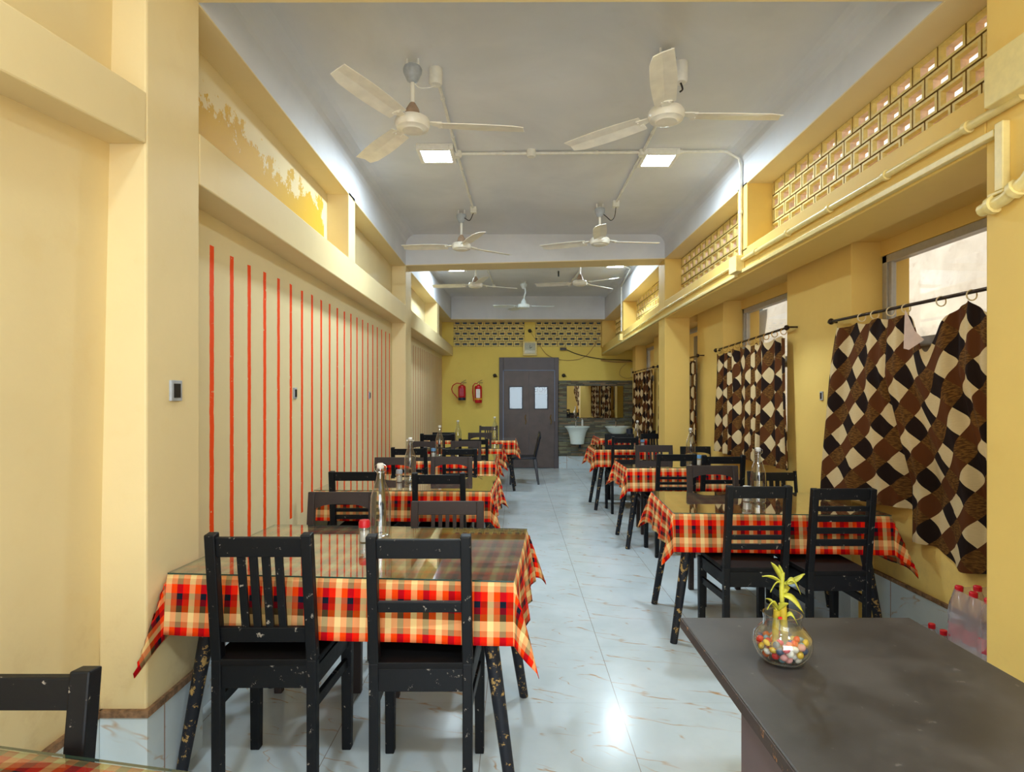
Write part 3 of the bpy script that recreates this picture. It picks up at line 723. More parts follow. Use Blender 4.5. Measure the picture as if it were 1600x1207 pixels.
# conduits on the right beam
conduit([(1.672,1.95,2.385),(1.672,4.36,2.395)], 0.016, 'thick yellow painted pipe along the near right beam', 'yconduit', 0.42)
conduit([(1.674,4.5,2.385),(1.674,6.7,2.37),(1.668,9.2,2.30)], 0.011, 'thin yellow conduit along the far right beam', 'yconduit', 0.5)
o = MB().box(1.662, XR, 2.06, 4.36, 2.296, 2.322).hexa([(1.666,4.5,2.293),(XR,4.5,2.293),(XR,6.71,2.275),(1.666,6.71,2.275),(1.666,4.5,2.318),(XR,4.5,2.318),(XR,6.71,2.30),(1.666,6.71,2.30)]).hexa([(1.664,6.71,2.275),(XR,6.71,2.275),(1.64,11.1,2.165),(1.618,11.1,2.165),(1.664,6.71,2.30),(XR,6.71,2.30),(1.64,11.1,2.19),(1.618,11.1,2.19)]).build('cable_trunking', M['yconduit'], bevel=0.003)
tag(o, 'yellow painted flat trunking along the lower edge of the right beam', 'trunking')
boxy('junction_box', 'yellow switch box at the foot of the right ceiling post', (1.655,4.44,2.37), (0.064,0.15,0.12), 'yconduit')
boxy('junction_box', 'yellow box on the beam in the end bay', (1.64,9.28,2.30), (0.05,0.15,0.10), 'yconduit')
boxy('junction_box', 'large cream box high on the nearest right pillar', (1.655,1.94,2.47), (0.07,0.22,0.17), 'yconduit')
o = MB().box(1.66, XR, 2.02, 2.055, 2.10, 2.335).box(1.66, XR, 2.02, 2.085, 2.088, 2.10).build('cable_trunking', M['yconduit'], bevel=0.003)
tag(o, 'short upright yellow trunking at the nearest right pillar', 'trunking')
conduit([(1.668,2.12,2.055),(1.668,2.02,2.065),(1.668,1.93,2.10),(1.668,1.86,2.17),(1.668,1.84,2.25)], 0.022, 'fat yellow pipe bend on the nearest right pillar', 'yconduit', 0.08)

# end wall fittings
t = thing('wall_clock', 'square cream framed clock on the post above the door', 'clock', (0.268, YF-0.02, 2.285))
MB().box(-0.135,0.135,-0.04,0.0,-0.135,-0.105).box(-0.135,0.135,-0.04,0,0.105,0.135).box(-0.135,-0.105,-0.04,0,-0.105,0.105).box(0.105,0.135,-0.04,0,-0.105,0.105).build('frame', M['clockframe'], t, bevel=0.006)
MB().box(-0.105,0.105,-0.02,0,-0.105,0.105).build('dial', M['clockface'], t)
MB().bar((0,-0.025,0),(0.0,-0.025,0.06),0.008,0.003,up=(0,1,0)).build('hand', M['dark'], t); MB().bar((0,-0.025,0),(0.04,-0.025,0.03),0.01,0.003,up=(0,1,0)).build('hand', M['dark'], t)
MB().box(-0.10,0.10,-0.032,-0.030,-0.10,0.10).build('glass', M['winglass'], t)
def plug(name, label, x, z, y=YF-0.02, cat='fitting'):
    o = MB().lathe([(0.03,-0.03),(0.036,0.0),(0.02,0.03),(0.008,0.035)], 12).tube([(0.0,0,0.0),(0.03,-0.02,-0.02),(0.05,-0.02,0.01)], 0.006, 6).build(name, M['dark'], smooth=True, loc=(x,y,z))
    o.rotation_euler = (PI/2, 0, 0); return tag(o, label, cat)
plug('lamp_holder', 'black lamp holder on the post above the clock', 0.265, 2.62, YF-0.05, 'lamp holder')
plug('wall_hook', 'dark hook on the end wall left of the door', -0.40, 1.77, YF-0.036, 'hook')
plug('wall_hook', 'dark hook on the end wall above the stone cladding', 0.91, 1.77, YF-0.036, 'hook')
cable([(0.28,YF-0.02,2.60),(0.45,YF-0.02,2.35),(0.62,YF-0.02,2.15),(0.95,YF-0.02,2.06),(1.3,YF-0.02,2.12),(1.52,YF-0.02,2.38),(1.62,YF-0.02,2.6)], 0.005, 'thin tan cable sagging across the end wall from the post', 'tanwire')
cable([(0.88,YF-0.02,2.30),(1.2,YF-0.02,2.17),(1.6,YF-0.02,2.09),(1.9,YF-0.02,2.07),(2.2,YF-0.02,2.06)], 0.008, 'dark cable running along the end wall under the beam')
cable([(1.62,YF-0.03,2.06),(1.9,YF-0.03,2.03),(2.22,YF-0.03,2.04)], 0.012, 'tan cable bundle on the end wall near the right corner', 'tanwire')
cable([(2.1,YF-0.03,2.0),(2.0,YF-0.03,1.9),(1.98,YF-0.03,1.78),(2.1,YF-0.03,1.72),(2.25,YF-0.03,1.74)], 0.004, 'looped cable on the end wall above the stone cladding', 'tanwire')
boxy('switch_board', 'small beige switch box on the end wall at the right corner', (2.24,YF-0.04,1.83), (0.10,0.07,0.16), 'yconduit', 'switch box')

def extinguisher(x, zt, h, r, label, hose, band, base_black):
    t = thing('fire_extinguisher', label, 'fire extinguisher', (x, YF-0.005-r-0.02, zt-h), 0, 'fire extinguishers on the end wall')
    z0 = 0.05 if base_black else 0
    MB().lathe([(r*0.93,z0),(r,z0+0.015),(r,h-0.045),(r*0.9,h-0.02),(r*0.5,h),(0.02,h+0.012)], 22).build('cylinder', M['extred'], t, smooth=True)
    if base_black: MB().lathe([(r*1.02,0),(r*1.03,0.05),(r*0.98,0.052)], 22).build('base', M['navy'], t, smooth=True)
    if band: MB().lathe([(r*1.01,0.06),(r*1.01,0.085)], 22, cap=False).build('band', M['extyel'], t)
    MB().lathe([(0.02,h+0.01),(0.02,h+0.045),(0.012,h+0.05)], 12).build('valve', M['brass'], t, smooth=True)
    MB().bar((-0.01,0,h+0.04),(0.085,0,h+0.045),0.02,0.008).bar((-0.01,0,h+0.05),(0.075,0,h+0.10),0.02,0.008).build('lever', M['dark'], t)
    MB().box(r*-0.55,r*0.55,-r-0.002,-r*0.75,h*0.28,h*0.78).build('label_panel', M['whiteplastic'] if band else M['redfade'], t)
    MB().tube(hose, 0.009, 8).build('hose', M['extred'], t, smooth=True)
    MB().box(-0.02,0.02,r*0.6,r+0.022,h*0.5,h*0.9).build('bracket', M['dark'], t)
r = 0.072
extinguisher(-1.02, 1.585, 0.285, r, 'red fire extinguisher with a black base and long looped hose', [(-0.01,-0.01,0.315),(-0.1,-0.01,0.325),(-0.17,-0.01,0.28),(-0.195,-0.01,0.21),(-0.17,-0.01,0.14),(-0.12,-0.01,0.09),(-0.09,-0.01,0.05),(-0.09,-0.01,0.03)], False, True)
extinguisher(-0.71, 1.585, 0.335, r*0.98, 'red fire extinguisher with a yellow band, nearer the door', [(-0.01,-0.01,0.365),(-0.06,-0.02,0.37),(-0.10,-0.02,0.32),(-0.105,-0.02,0.2),(-0.09,-0.02,0.08),(-0.085,-0.02,0.03)], True, False)

# mirror, basins
t = thing('wall_mirror', 'wide frameless mirror on the stone cladding above the basins', 'mirror', (1.505, YF-0.045, 1.268))
MB().box(-0.535,0.535,0,0.012,-0.302,0.302).build('glass', M['mirror'], t)
MB().box(-0.542,0.542,0.003,0.015,-0.31,-0.302).box(-0.542,0.542,0.003,0.015,0.302,0.308).box(-0.541,-0.535,0.003,0.015,-0.302,0.302).box(0.535,0.541,0.003,0.015,-0.302,0.302).build('edging', M['dark'], t)
def basin(x, label, h1=0.34):
    t = thing('wash_basin', label, 'wash basin', (x, 11.04, 0), 0, 'white wash basins on the stone wall')
    m = MB(); n = 28; prof = [(0.10,0.82-h1),(0.125,0.83-h1),(0.14,0.60),(0.165,0.70),(0.205,0.775),(0.235,0.80),(0.238,0.815),(0.225,0.815),(0.19,0.78),(0.13,0.73),(0.04,0.715),(0.0,0.714)]
    if h1 < 0.3: prof[:3] = [(0.10,0.70-0.03),(0.14,0.685),(0.17,0.71)]; prof[3] = (0.19,0.74)
    vs = []
    for r_, z in prof:
        for j in range(n):
            a = 2*PI*j/n; yy = r_*math.sin(a); yy = min(yy, 0.225)
            vs.append((r_*math.cos(a), yy*0.95, z))
    fs = [(i*n+j, i*n+(j+1)%n, (i+1)*n+(j+1)%n, (i+1)*n+j) for i in range(len(prof)-1) for j in range(n)] + [tuple(reversed(range(n)))]
    m.add(vs, fs); m.build('bowl', M['ceramic'], t, smooth=True)
    MB().tube([(-0.01,0.17,0.8),(-0.01,0.17,0.90),(-0.01,0.12,0.925),(-0.01,0.07,0.91)], 0.011, 10).tube([(-0.01,0.17,0.90),(-0.01,0.17,0.955)],0.008,8).build('tap', M['chrome'], t, smooth=True)
    MB().tube([(0.06,0.1,0.82-h1+0.02),(0.065,0.12,0.42),(0.07,0.22,0.40)], 0.02, 10).build('waste_pipe', M['navy'], t, smooth=True)
    return t
basin(1.145, 'tall tapering white wash basin nearest the door')
basin(1.90, 'shallow white wash basin in the corner by the curtain', 0.15)
o = MB().lathe([(0.016,0),(0.018,0.01),(0.017,0.10),(0.012,0.115)], 14).build('soap_bottle', M['whiteplastic'], smooth=True, loc=(1.255, 11.18, 0.815))
tag(o, 'small white soap bottle standing on the first basin', 'bottle')
MB().tube([(0,0,0.11),(0,0,0.135),(-0.02,0,0.137)], 0.005, 6).build('pump', M['whiteplastic'], o, smooth=True)

# switch plates on the walls
def plate(x, y, z, label, sx=0.01, sy=0.07, sz=0.075, name='switch_plate'):
    o = MB().box(-sx/2,sx/2,-sy/2,sy/2,-sz/2,sz/2).build(name, M['grey'], loc=(x,y,z), bevel=0.002)
    tag(o, label, 'switch plate')
    sgn = 1 if x < 0 else -1
    MB().box(sgn*sx*0.5-0.002,sgn*sx*0.5+0.003,-sy*0.28,sy*0.28,-sz*0.34,sz*0.34).build('insert', M['dark'], o)
plate(XL+0.004, 2.165, 1.411, 'small grey socket plate on the nearest left pillar')
plate(-1.406, 3.77, 1.407, 'small socket plate among the red stripes, the nearer of two', sy=0.05, sz=0.07)
plate(-1.406, 5.69, 1.394, 'small socket plate among the red stripes, the farther of two', sy=0.05, sz=0.07)
plate(2.056, 3.98, 1.39, 'small socket on the pier beside the big curtain', sy=0.035, sz=0.06)
o = MB().box(1.14,1.26,YF-0.06,YF-0.03,2.19,2.24).build('wall_bracket', M['dark']); tag(o, 'small dark bracket where the dark cable ends on the end wall', 'bracket') ; o.location=(-0.3,0,0.06)

# ------------------------------------------------------------------ furniture
def make_chair(style, mat, label, cat='chair'):
    t = thing('dining_chair', label, cat, (0,0,-50))
    mt = M[mat]; seat = M['seatwood'] if mat == 'black' else mt
    yb, lean = -0.17, 0.05
    def px(z): return 0.0 if z < 0.5 else -lean*(z-0.5)/0.43
    topz = {'vslat': 0.93, 'midrail': 0.93, 'hslat3': 0.918, 'hslat4': 0.918, 'plain': 0.92, 'vslat5': 0.93}[style]
    for s in (-1, 1):
        x = s*0.162
        m = MB()
        zs = [0, 0.5, topz]
        m.bar((x*1.0,yb,0),(x,yb,0.5),0.034,0.036,up=(0,1,0)).bar((x,yb,0.5),(x*0.985,yb-lean,topz),0.036,0.036,up=(0,1,0))
        m.build('back_post', mt, t, bevel=0.004)
        m = MB().bar((s*0.182,0.17,0.0),(s*0.182,0.17,0.47),0.036,0.036,up=(0,1,0),w2=0.042,h2=0.042)
        m.build('leg', mt, t, bevel=0.004)
        MB().bar((s*0.166,yb+0.01,0.35),(s*0.180,0.16,0.34),0.018,0.038).build('stretcher', mt, t, bevel=0.003)
        MB().bar((s*0.166,yb+0.01,0.44),(s*0.182,0.16,0.44),0.02,0.065).build('side_apron', mt, t, bevel=0.002)
    def rail(z0, z1, th=0.02, nm='rail', w=0.308):
        zc = (z0+z1)/2
        MB().hexa([(-w/2,yb+px(z0)-th/2,z0),(w/2,yb+px(z0)-th/2,z0),(w/2,yb+px(z0)+th/2,z0),(-w/2,yb+px(z0)+th/2,z0),
                   (-w/2,yb+px(z1)-th/2,z1),(w/2,yb+px(z1)-th/2,z1),(w/2,yb+px(z1)+th/2,z1),(-w/2,yb+px(z1)+th/2,z1)]).build(nm, mt, t, bevel=0.003)
    MB().box(-0.15,0.15,yb-0.012,yb+0.012,0.405,0.482).build('rear_apron', mt, t, bevel=0.003)
    MB().box(-0.17,0.17,0.158,0.182,0.405,0.47).build('front_apron', mt, t, bevel=0.003)
    m = MB(); m.prism([(-0.150,yb-0.018),(0.150,yb-0.018),(0.150,yb+0.02),(0.182,yb+0.02),(0.192,0.2),(-0.192,0.2),(-0.182,yb+0.02),(-0.150,yb+0.02)], 0.482, 0.505)
    m.build('seat', seat, t, bevel=0.004)
    th = topz - {'vslat':0.012,'midrail':0.014,'hslat3':0.004,'hslat4':0.0,'plain':0.0,'vslat5':0.0}[style]
    if style == 'vslat':
        rail(0.852, th, nm='top_rail'); rail(0.56, 0.612, nm='lower_rail')
        for x in (-0.061,-0.02,0.022,0.066):
            MB().bar((x,yb+px(0.61),0.61),(x-0.004,yb+px(0.855),0.855),0.027,0.012,up=(0,1,0)).build('slat', mt, t, bevel=0.002)
    if style == 'vslat5':
        rail(0.852, th, nm='top_rail'); rail(0.56, 0.612, nm='lower_rail')
        for x in (-0.07,-0.035,0.0,0.035,0.07):
            MB().bar((x,yb+px(0.61),0.61),(x,yb+px(0.855),0.855),0.018,0.012,up=(0,1,0)).build('slat', mt, t, bevel=0.002)
    if style == 'midrail':
        rail(0.853, th, nm='top_rail'); rail(0.672, 0.708, nm='middle_rail')
    if style == 'hslat3':
        rail(0.855, th, nm='top_rail')
        for a, b in ((0.692,0.716),(0.645,0.669),(0.594,0.624)): rail(a, b, 0.016, 'slat')
    if style == 'hslat4':
        rail(0.862, th, nm='top_rail')
        for a, b in ((0.805,0.830),(0.752,0.782),(0.692,0.722),(0.630,0.664)): rail(a, b, 0.016, 'slat')
    if style == 'plain':
        m = MB(); w = 0.154; n = 10; top = [];
        # top rail with shallow arch below
        for i in range(n):
            xa, xb = -w+2*w*i/n, -w+2*w*(i+1)/n
            def zb(x): return 0.855 - 0.035*max(0, (abs(x)/w)**3) + 0.0
            ya, yt = yb+px(0.84), yb+px(th)
            m.hexa([(xa,ya-0.01,zb(xa)),(xb,ya-0.01,zb(xb)),(xb,ya+0.01,zb(xb)),(xa,ya+0.01,zb(xa)),(xa,yt-0.01,th),(xb,yt-0.01,th),(xb,yt+0.01,th),(xa,yt+0.01,th)])
        m.build('top_rail', mt, t); rail(0.56, 0.60, nm='lower_rail')
    return t
PROTO = {}
def chair(style, mat, xl, xr, yt, zt, away, label, group, sy=1.0, rz=0.0):
    """back top seen between pixel columns xl..xr, its top at row yt, at depth zt"""
    w = (xr-xl)*zt/F; h = H-(yt-618)*zt/F; xc = ((xl+xr)/2-806)*zt/F
    k = (style, mat)
    if k not in PROTO:
        PROTO[k] = make_chair(style, mat, label); r = PROTO[k]
    else: r = dup(PROTO[k], (0,0,0), 0, label)
    top = {'vslat': 0.93, 'midrail': 0.93, 'hslat3': 0.918, 'hslat4': 0.918, 'plain': 0.92, 'vslat5': 0.93}[style]
    r.scale = (w/0.355, sy, h/top)
    off = 0.17+0.05
    d = 1 if away else -1
    r.location = (xc - math.sin(rz)*off*0, zt + d*off*sy, 0); r.rotation_euler = (0,0,(0 if away else PI)+rz)
    r['label'] = label; r['group'] = group
    return r
GA, GB = 'wooden chairs along the left row of tables', 'wooden chairs along the right row of tables'
chair('vslat','black',322,488,834,1.95,True,'black wooden chair with four upright slats at the nearest left table',GA)
chair('midrail','black',572.5,736,836.5,1.925,True,'black wooden chair with one middle rail at the nearest left table',GA)
chair('plain','brown',483,588,769,3.17,False,'dark brown chair with bare top rail behind the nearest left table, wall side',GA)
chair('vslat5','brown',643,756,783.5,3.13,False,'dark brown slatted chair behind the nearest left table, aisle side',GA)
chair('hslat3','black',514,600,737,3.84,True,'black chair in front of the second left table, on the wall side',GA)
chair('midrail','black',644,727,739,3.82,True,'black chair in front of the second left table, on the aisle side',GA)
chair('plain','brown',586,650,715,4.98,False,'brown chair behind the second left table, beside the wall',GA)
chair('plain','brown',673.5,738,714,4.98,False,'brown chair behind the second left table, beside the aisle',GA)
chair('midrail','black',611,667.5,699.5,5.68,True,'black chair in front of the third left table, nearer the wall',GA)
chair('hslat3','black',691,745.5,701.5,5.66,True,'black chair in front of the third left table, nearer the aisle',GA)
chair('plain','brown',638,682,690,6.78,False,'small far brown chair behind the third left table, wall side',GA)
chair('plain','brown',704.5,752,689.5,6.78,False,'small far brown chair behind the third left table, aisle side',GA)
chair('vslat','black',656.5,710.5,678,7.04,True,'black chair before the fourth left table, against the wall',GA)
chair('midrail','black',716.5,763,685.5,7.04,True,'black chair before the fourth left table, against the aisle',GA)
chair('plain','black',676,712,676,8.2,False,'black chair behind the fourth left table, on the wall side',GA)
chair('plain','brown',731.5,768,676.5,8.2,False,'brown chair behind the fourth left table, on the aisle side',GA)
chair('vslat','brown',749,778,665.5,9.62,False,'farthest left chair, pale slats against the yellow end wall',GA)

chair('hslat3','black',1135.5,1237,759.5,2.98,True,'black chair with three level slats before the nearest right table, aisle side',GB)
chair('hslat4','black',1268.5,1368,764,2.93,True,'black chair with four level slats before the nearest right table, window side',GB)
chair('plain','brown',1073,1152,728,4.30,False,'grey-brown arched chair behind the nearest right table',GB)
chair('vslat','black',1168,1248.5,736.5,4.36,False,'black chair behind the nearest right table by the clear bottle',GB)
chair('hslat3','black',1026,1088.5,709.7,5.03,True,'black chair with level slats before the second right table, aisle side',GB)
chair('midrail','black',1097,1164.5,711.5,4.98,True,'black chair with one rail before the second right table, window side',GB)
chair('vslat5','brown',993,1050.5,696,6.32,False,'dusty brown slatted chair behind the second right table',GB)
chair('plain','black',1063,1114,698,6.28,False,'black chair behind the second right table next to the pillar',GB)
chair('midrail','black',956,997.5,682.5,6.9,True,'black chair standing in front of the third right table',GB)
chair('plain','black',945,990,678.5,8.3,False,'black chair behind the third right table, aisle side',GB)
chair('vslat5','black',1000,1044,678,8.3,False,'black chair behind the third right table, half hidden by the pillar',GB)
chair('plain','black',1012,1044,673,8.72,True,'farthest right black chair, beneath the last curtain',GB)

# tables -----------------------------------------------------------------------
TOPZ = 0.745
def table(name, P0, P1, depth, label, clabel, glabel, hang=(0.205,0.2,0.2,0.2), corner=1.0, legs=True, seed=0, skew=0.0, sides=(1,1,1,1), TZ=0.745, wall=None):
    """P0,P1: front-left and front-right corner on plan; depth measured away from the camera"""
    P0 = Vector((P0[0],P0[1],0)); P1 = Vector((P1[0],P1[1],0)); d = P1-P0; L = d.length; ang = math.atan2(d.y, d.x)
    c = (P0+P1)/2
    t = thing('dining_table', label, 'table', (c.x, c.y, 0), ang, 'dining tables under checked cloths')
    TOPZ = TZ; zt = TOPZ-0.010; hx = L/2-0.012
    MB().box(-hx, hx, 0.012, depth-0.012, zt-0.025, zt).build('table_top', M['brown'], t, bevel=0.003)
    MB().box(-hx+0.08,hx-0.08,0.09,0.11,zt-0.085,zt-0.025).box(-hx+0.08,hx-0.08,depth-0.11,depth-0.09,zt-0.085,zt-0.025).box(-hx+0.08,-hx+0.10,0.1,depth-0.1,zt-0.085,zt-0.025).box(hx-0.10,hx-0.08,0.1,depth-0.1,zt-0.085,zt-0.025).build('apron', M['black'], t)
    for sx in (-1, 1):
        for (ya, yb_) in ((0.11, 0.055), (depth-0.11, depth-0.055)):
            m = MB().tube([(sx*(hx-0.11),ya,zt-0.025),(sx*(hx+0.0),yb_,0.0)], [0.03,0.020], 14)
            m.build('leg', M['legpaint'], t, smooth=True)
    # cloth ----------------------------------------------------------------
    rnd = random.Random(seed); ov = hang
    fx0, fx1, fy0, fy1 = hang[3], hang[1], hang[0], hang[2]     # left, right, front, back overhang
    def axis(lo, hi, a, b):
        n = 10; out = [lo-a+a*i/n for i in range(n)]
        k = max(8, int((hi-lo)/0.05)); out += [lo+(hi-lo)*i/k for i in range(k+1)]
        out += [hi+b*(i+1)/n for i in range(n)]; return out
    xs = axis(-L/2, L/2, fx0, fx1); ys = axis(0, depth, fy0, fy1)
    vs = []; uvs = []
    zc = TOPZ-0.008; ph = rnd.random()*6
    for v in ys:
        for u in xs:
            cx = min(max(u, -L/2), L/2); cy = min(max(v, 0), depth); dx, dy = u-cx, v-cy
            r = math.hypot(dx, dy)
            if r < 1e-6: z = zc; x, y = u, v
            else:
                ux, uy = dx/r, dy/r
                cor = min(abs(dx), abs(dy))/max(abs(dx), abs(dy)) if (abs(dx) > 1e-6 and abs(dy) > 1e-6) else 0.0
                tt = min(1, r/0.2)
                if cor > 0:
                    flare = (0.10 + 0.30*cor*corner)*r
                else: flare = 0.10*r
                wob = 0.0
                if dx != 0 and abs(dy) < 1e-6: wob = 0.012*tt*math.sin(v*26+ph)+0.006*tt*math.sin(v*51+ph)
                elif dy != 0 and abs(dx) < 1e-6: wob = 0.004*tt*math.sin(u*13+ph)
                else:
                    a = math.atan2(abs(dy), abs(dx)); wob = 0.016*tt*math.sin(a*4.0+PI/2*0+ph*0)*0.8
                x = cx + ux*(flare+wob) + (0.004*ux); y = cy + uy*(flare+wob) + 0.004*uy
                z = zc - math.sqrt(max(0, r*r-flare*flare))*(1.0)
                if r < 0.02: z = zc - r*0.6
            if wall and r > 0:
                fw = wall(c.x + x*math.cos(ang) - y*math.sin(ang), c.y + x*math.sin(ang) + y*math.cos(ang), dx, dy, r, cor)
                gx, gy = fw[0]-c.x, fw[1]-c.y; x, y = gx*math.cos(ang)+gy*math.sin(ang), -gx*math.sin(ang)+gy*math.cos(ang)
            vs.append((x, y, z)); uvs.append((u*1.0, -v))
    nx = len(xs); fs = [(j*nx+i, j*nx+i+1, (j+1)*nx+i+1, (j+1)*nx+i) for j in range(len(ys)-1) for i in range(nx-1)]
    me = bpy.data.meshes.new('tablecloth'); me.from_pydata(vs, [], fs); me.materials.append(M['plaid'])
    ul = me.uv_layers.new(name='UVMap')
    for p in me.polygons:
        p.use_smooth = True
        for li in p.loop_indices: ul.data[li].uv = uvs[me.loops[li].vertex_index]
    co_ = bpy.data.objects.new('tablecloth', me); C.objects.link(co_); co_.location = (c.x,c.y,0); co_.rotation_euler = (0,0,ang)
    sd = co_.modifiers.new('t','SOLIDIFY'); sd.thickness = 0.0016; sd.offset = -1
    tag(co_, clabel, 'tablecloth', 'red checked tablecloths')
    g = MB().box(-L/2, L/2, 0, depth, TOPZ-0.006, TOPZ-0.001)
    for i in range(len(g.f)): g.m[i] = 0 if i == 1 or i == 0 else 1
    go = g.build('glass_table_top', [M['tableglass'], M['glassedge']]); go.location = (c.x,c.y,0); go.rotation_euler = (0,0,ang)
    tag(go, glabel, 'glass sheet', 'glass sheets on the tables')
    return t
TB = [
 ((-1.236,2.10),(-0.0065,2.006),0.79,'nearest left dining table with chipped splayed legs','red checked cloth on the nearest left table','glass sheet on the nearest left table'),
 ((-1.385,4.06),(-0.174,4.016),0.75,'second dining table in the left row, beside the striped wall','red checked cloth on the second left table','glass sheet on the second left table'),
 ((-1.385,5.885),(-0.21,5.885),0.66,'third dining table in the left row, before the pillar','red checked cloth on the third left table','glass sheet on the third left table'),
 ((-1.345,7.23),(-0.176,7.23),0.66,'fourth dining table in the left row, beyond the pillar','red checked cloth on the fourth left table','glass sheet on the fourth left table'),
 ((-1.28,8.58),(-0.01,8.56),0.58,'last dining table of the left row, near the door','red checked cloth on the last left table','glass sheet on the last left table'),
 ((0.872,3.275),(2.035,3.205),0.74,'nearest right dining table under the big curtain','red checked cloth on the nearest right table','glass sheet on the nearest right table'),
 ((1.0,5.31),(1.97,5.31),0.66,'second dining table in the right row','red checked cloth on the second right table','glass sheet on the second right table'),
 ((0.955,7.12),(1.95,7.12),0.66,'third dining table in the right row, behind the pillar','red checked cloth on the third right table','glass sheet on the third right table'),
 ((1.27,8.98),(2.0,8.98),0.7,'last dining table in the right row, below the far curtain','red checked cloth on the last right table','glass sheet on the last right table'),
 ((-1.30,0.43),(-0.62,0.30),0.72,'table at the lower left corner, only its back edge visible','checked cloth on the table at the lower left corner','glass sheet on the table at the lower left corner'),
]
for i, (p0, p1, dp, la, lb, lc) in enumerate(TB):
    hang = (0.205, 0.215, 0.2, 0.2)
    if i in (0,): hang = (0.205, 0.225, 0.2, 0.20)
    if i in (1,2,3,4): hang = (0.2, 0.2, 0.2, 0.14)
    if i == 1: hang = (0.2,0.21,0.2,0.12)
    if i in (2,): hang = (0.2,0.2,0.2,0.1)
    if i in (3,): hang = (0.2,0.2,0.2,0.12)
    if i == 5: hang = (0.205, 0.26, 0.2, 0.2)
    if i in (6,7,8): hang = (0.205, 0.16, 0.2, 0.2)
    kw = {}
    if i == 0:
        def wl(X, Y, dx, dy, r, cor):
            if dx < 0 and dy < 0: Y -= 0.11*cor*r/0.29; 
            lim = -1.2385 if Y < 2.345 else -1.39
            return (max(X, lim - 0.0), Y)
        kw = dict(TZ=0.765, wall=wl); hang = (0.205, 0.225, 0.2, 0.225)
    else:
        def wl(X, Y, dx, dy, r, cor): return (max(-1.388, min(2.035 if Y > 3.6 else 2.13, X)) , Y)
        kw = dict(wall=wl)
    table('t', p0, p1, dp, la, lb, lc, hang=hang, seed=i+3, **kw)
chair('midrail','black',-172,151,1045,1.135,False,'black chair at the lower left corner, cut by the frame',GA)

# plastic chair --------------------------------------------------------
t = thing('plastic_chair', 'black moulded plastic chair facing the last left table', 'chair', (0.115, 9.42, 0))
def sheet(grid, name, mat, par, th=0.008):
    rows = len(grid); cols = len(grid[0]); m = MB()
    m.add([p for r_ in grid for p in r_], [(j*cols+i, j*cols+i+1, (j+1)*cols+i+1, (j+1)*cols+i) for j in range(rows-1) for i in range(cols-1)])
    o = m.build(name, mat, par, smooth=True); sd = o.modifiers.new('t','SOLIDIFY'); sd.thickness = th; return o
sheet([[(-0.2+0.4*i/6, -0.2+0.4*j/6, 0.425-0.02*math.sin(PI*i/6)*math.sin(PI*j/6)-(0.02 if i in(0,) else 0)) for i in range(7)] for j in range(7)], 'seat', M['plastic'], t, 0.03)
for k in range(7):
    y0 = -0.17+0.34*k/6
    MB().tube([(0.19,y0,0.43),(0.225,y0,0.58),(0.25,y0*1.02,0.70),(0.262,y0*0.95,0.785-0.06*(abs(y0)/0.17)**2)], 0.011 if k not in (0,6) else 0.018, 8).build('backrest_slat', M['plastic'], t, smooth=True)
MB().tube([(0.262,-0.17+0.34*k/8,0.80-0.07*(abs(-1+k/4))**2) for k in range(9)], 0.02, 8).build('backrest_rim', M['plastic'], t, smooth=True)
for (x, y, dx, dy) in ((-0.17,-0.18,-0.03,-0.03),(-0.17,0.18,-0.03,0.03),(0.18,-0.18,0.06,-0.02),(0.18,0.18,0.06,0.02)):
    MB().bar((x,y,0.42),(x+dx,y+dy,0.0),0.055,0.035,up=(0,1,0),w2=0.03,h2=0.028).build('leg', M['plastic'], t, bevel=0.005)

# bottles ----------------------------------------------------------------
def make_bottle():
    t = thing('glass_bottle', '', 'bottle', (0,0,-40))
    prof = [(0.0,0.003),(0.036,0.0),(0.0425,0.006),(0.0435,0.02),(0.0435,0.165),(0.041,0.19),(0.031,0.225),(0.019,0.26),(0.0145,0.285),(0.014,0.300),(0.0165,0.303),(0.0165,0.312),(0.013,0.314)]
    MB().lathe(prof, 32, cap=False).build('body', M['bottleglass'], t, smooth=True)
    MB().lathe([(0.0,0.01),(0.030,0.008),(0.039,0.012),(0.040,0.02),(0.034,0.024),(0.0,0.022)], 28, cap=False).build('base', M['bottleglass'], t, smooth=True)
    MB().lathe([(0.012,0.309),(0.0155,0.314),(0.0155,0.328),(0.011,0.333)], 18).build('stopper', M['whiteplastic'], t, smooth=True)
    MB().tube([(0.0165,0,0.295),(0.024,0,0.300),(0.026,0,0.318),(0.012,0,0.331),(-0.012,0,0.331),(-0.026,0,0.318),(-0.024,0,0.300),(-0.0165,0,0.295)], 0.0014, 6).torus((0,0,0.292),0.0155,0.0014,'Z').build('wire_clip', M['chrome'], t, smooth=True)
    return t
B0 = make_bottle()
BT = [(594.5,2.58,0.31,'clear swing-top bottle on the nearest left table'),(641,4.42,0,'clear swing-top bottle on the second left table'),
      (687,6.2,0,'clear swing-top bottle on the third left table'),(715.5,7.5,0,'clear swing-top bottle on the fourth left table'),(773,8.7,0,'clear swing-top bottle on the last left table'),
      (1184.5,3.58,0,'clear swing-top bottle on the nearest right table'),(1079,5.72,0,'clear swing-top bottle on the second right table'),(996,7.42,0,'clear swing-top bottle on the third right table')]
for i, (px_, y, rz, lab) in enumerate(BT):
    o = B0 if i == 0 else dup(B0, (0,0,0))
    o.location = ((px_-806)*y/F, y, TOPZ+(0.02 if i == 0 else 0)); o.rotation_euler = (0,0,0.6*i); o['label'] = lab; o['group'] = 'swing-top water bottles'
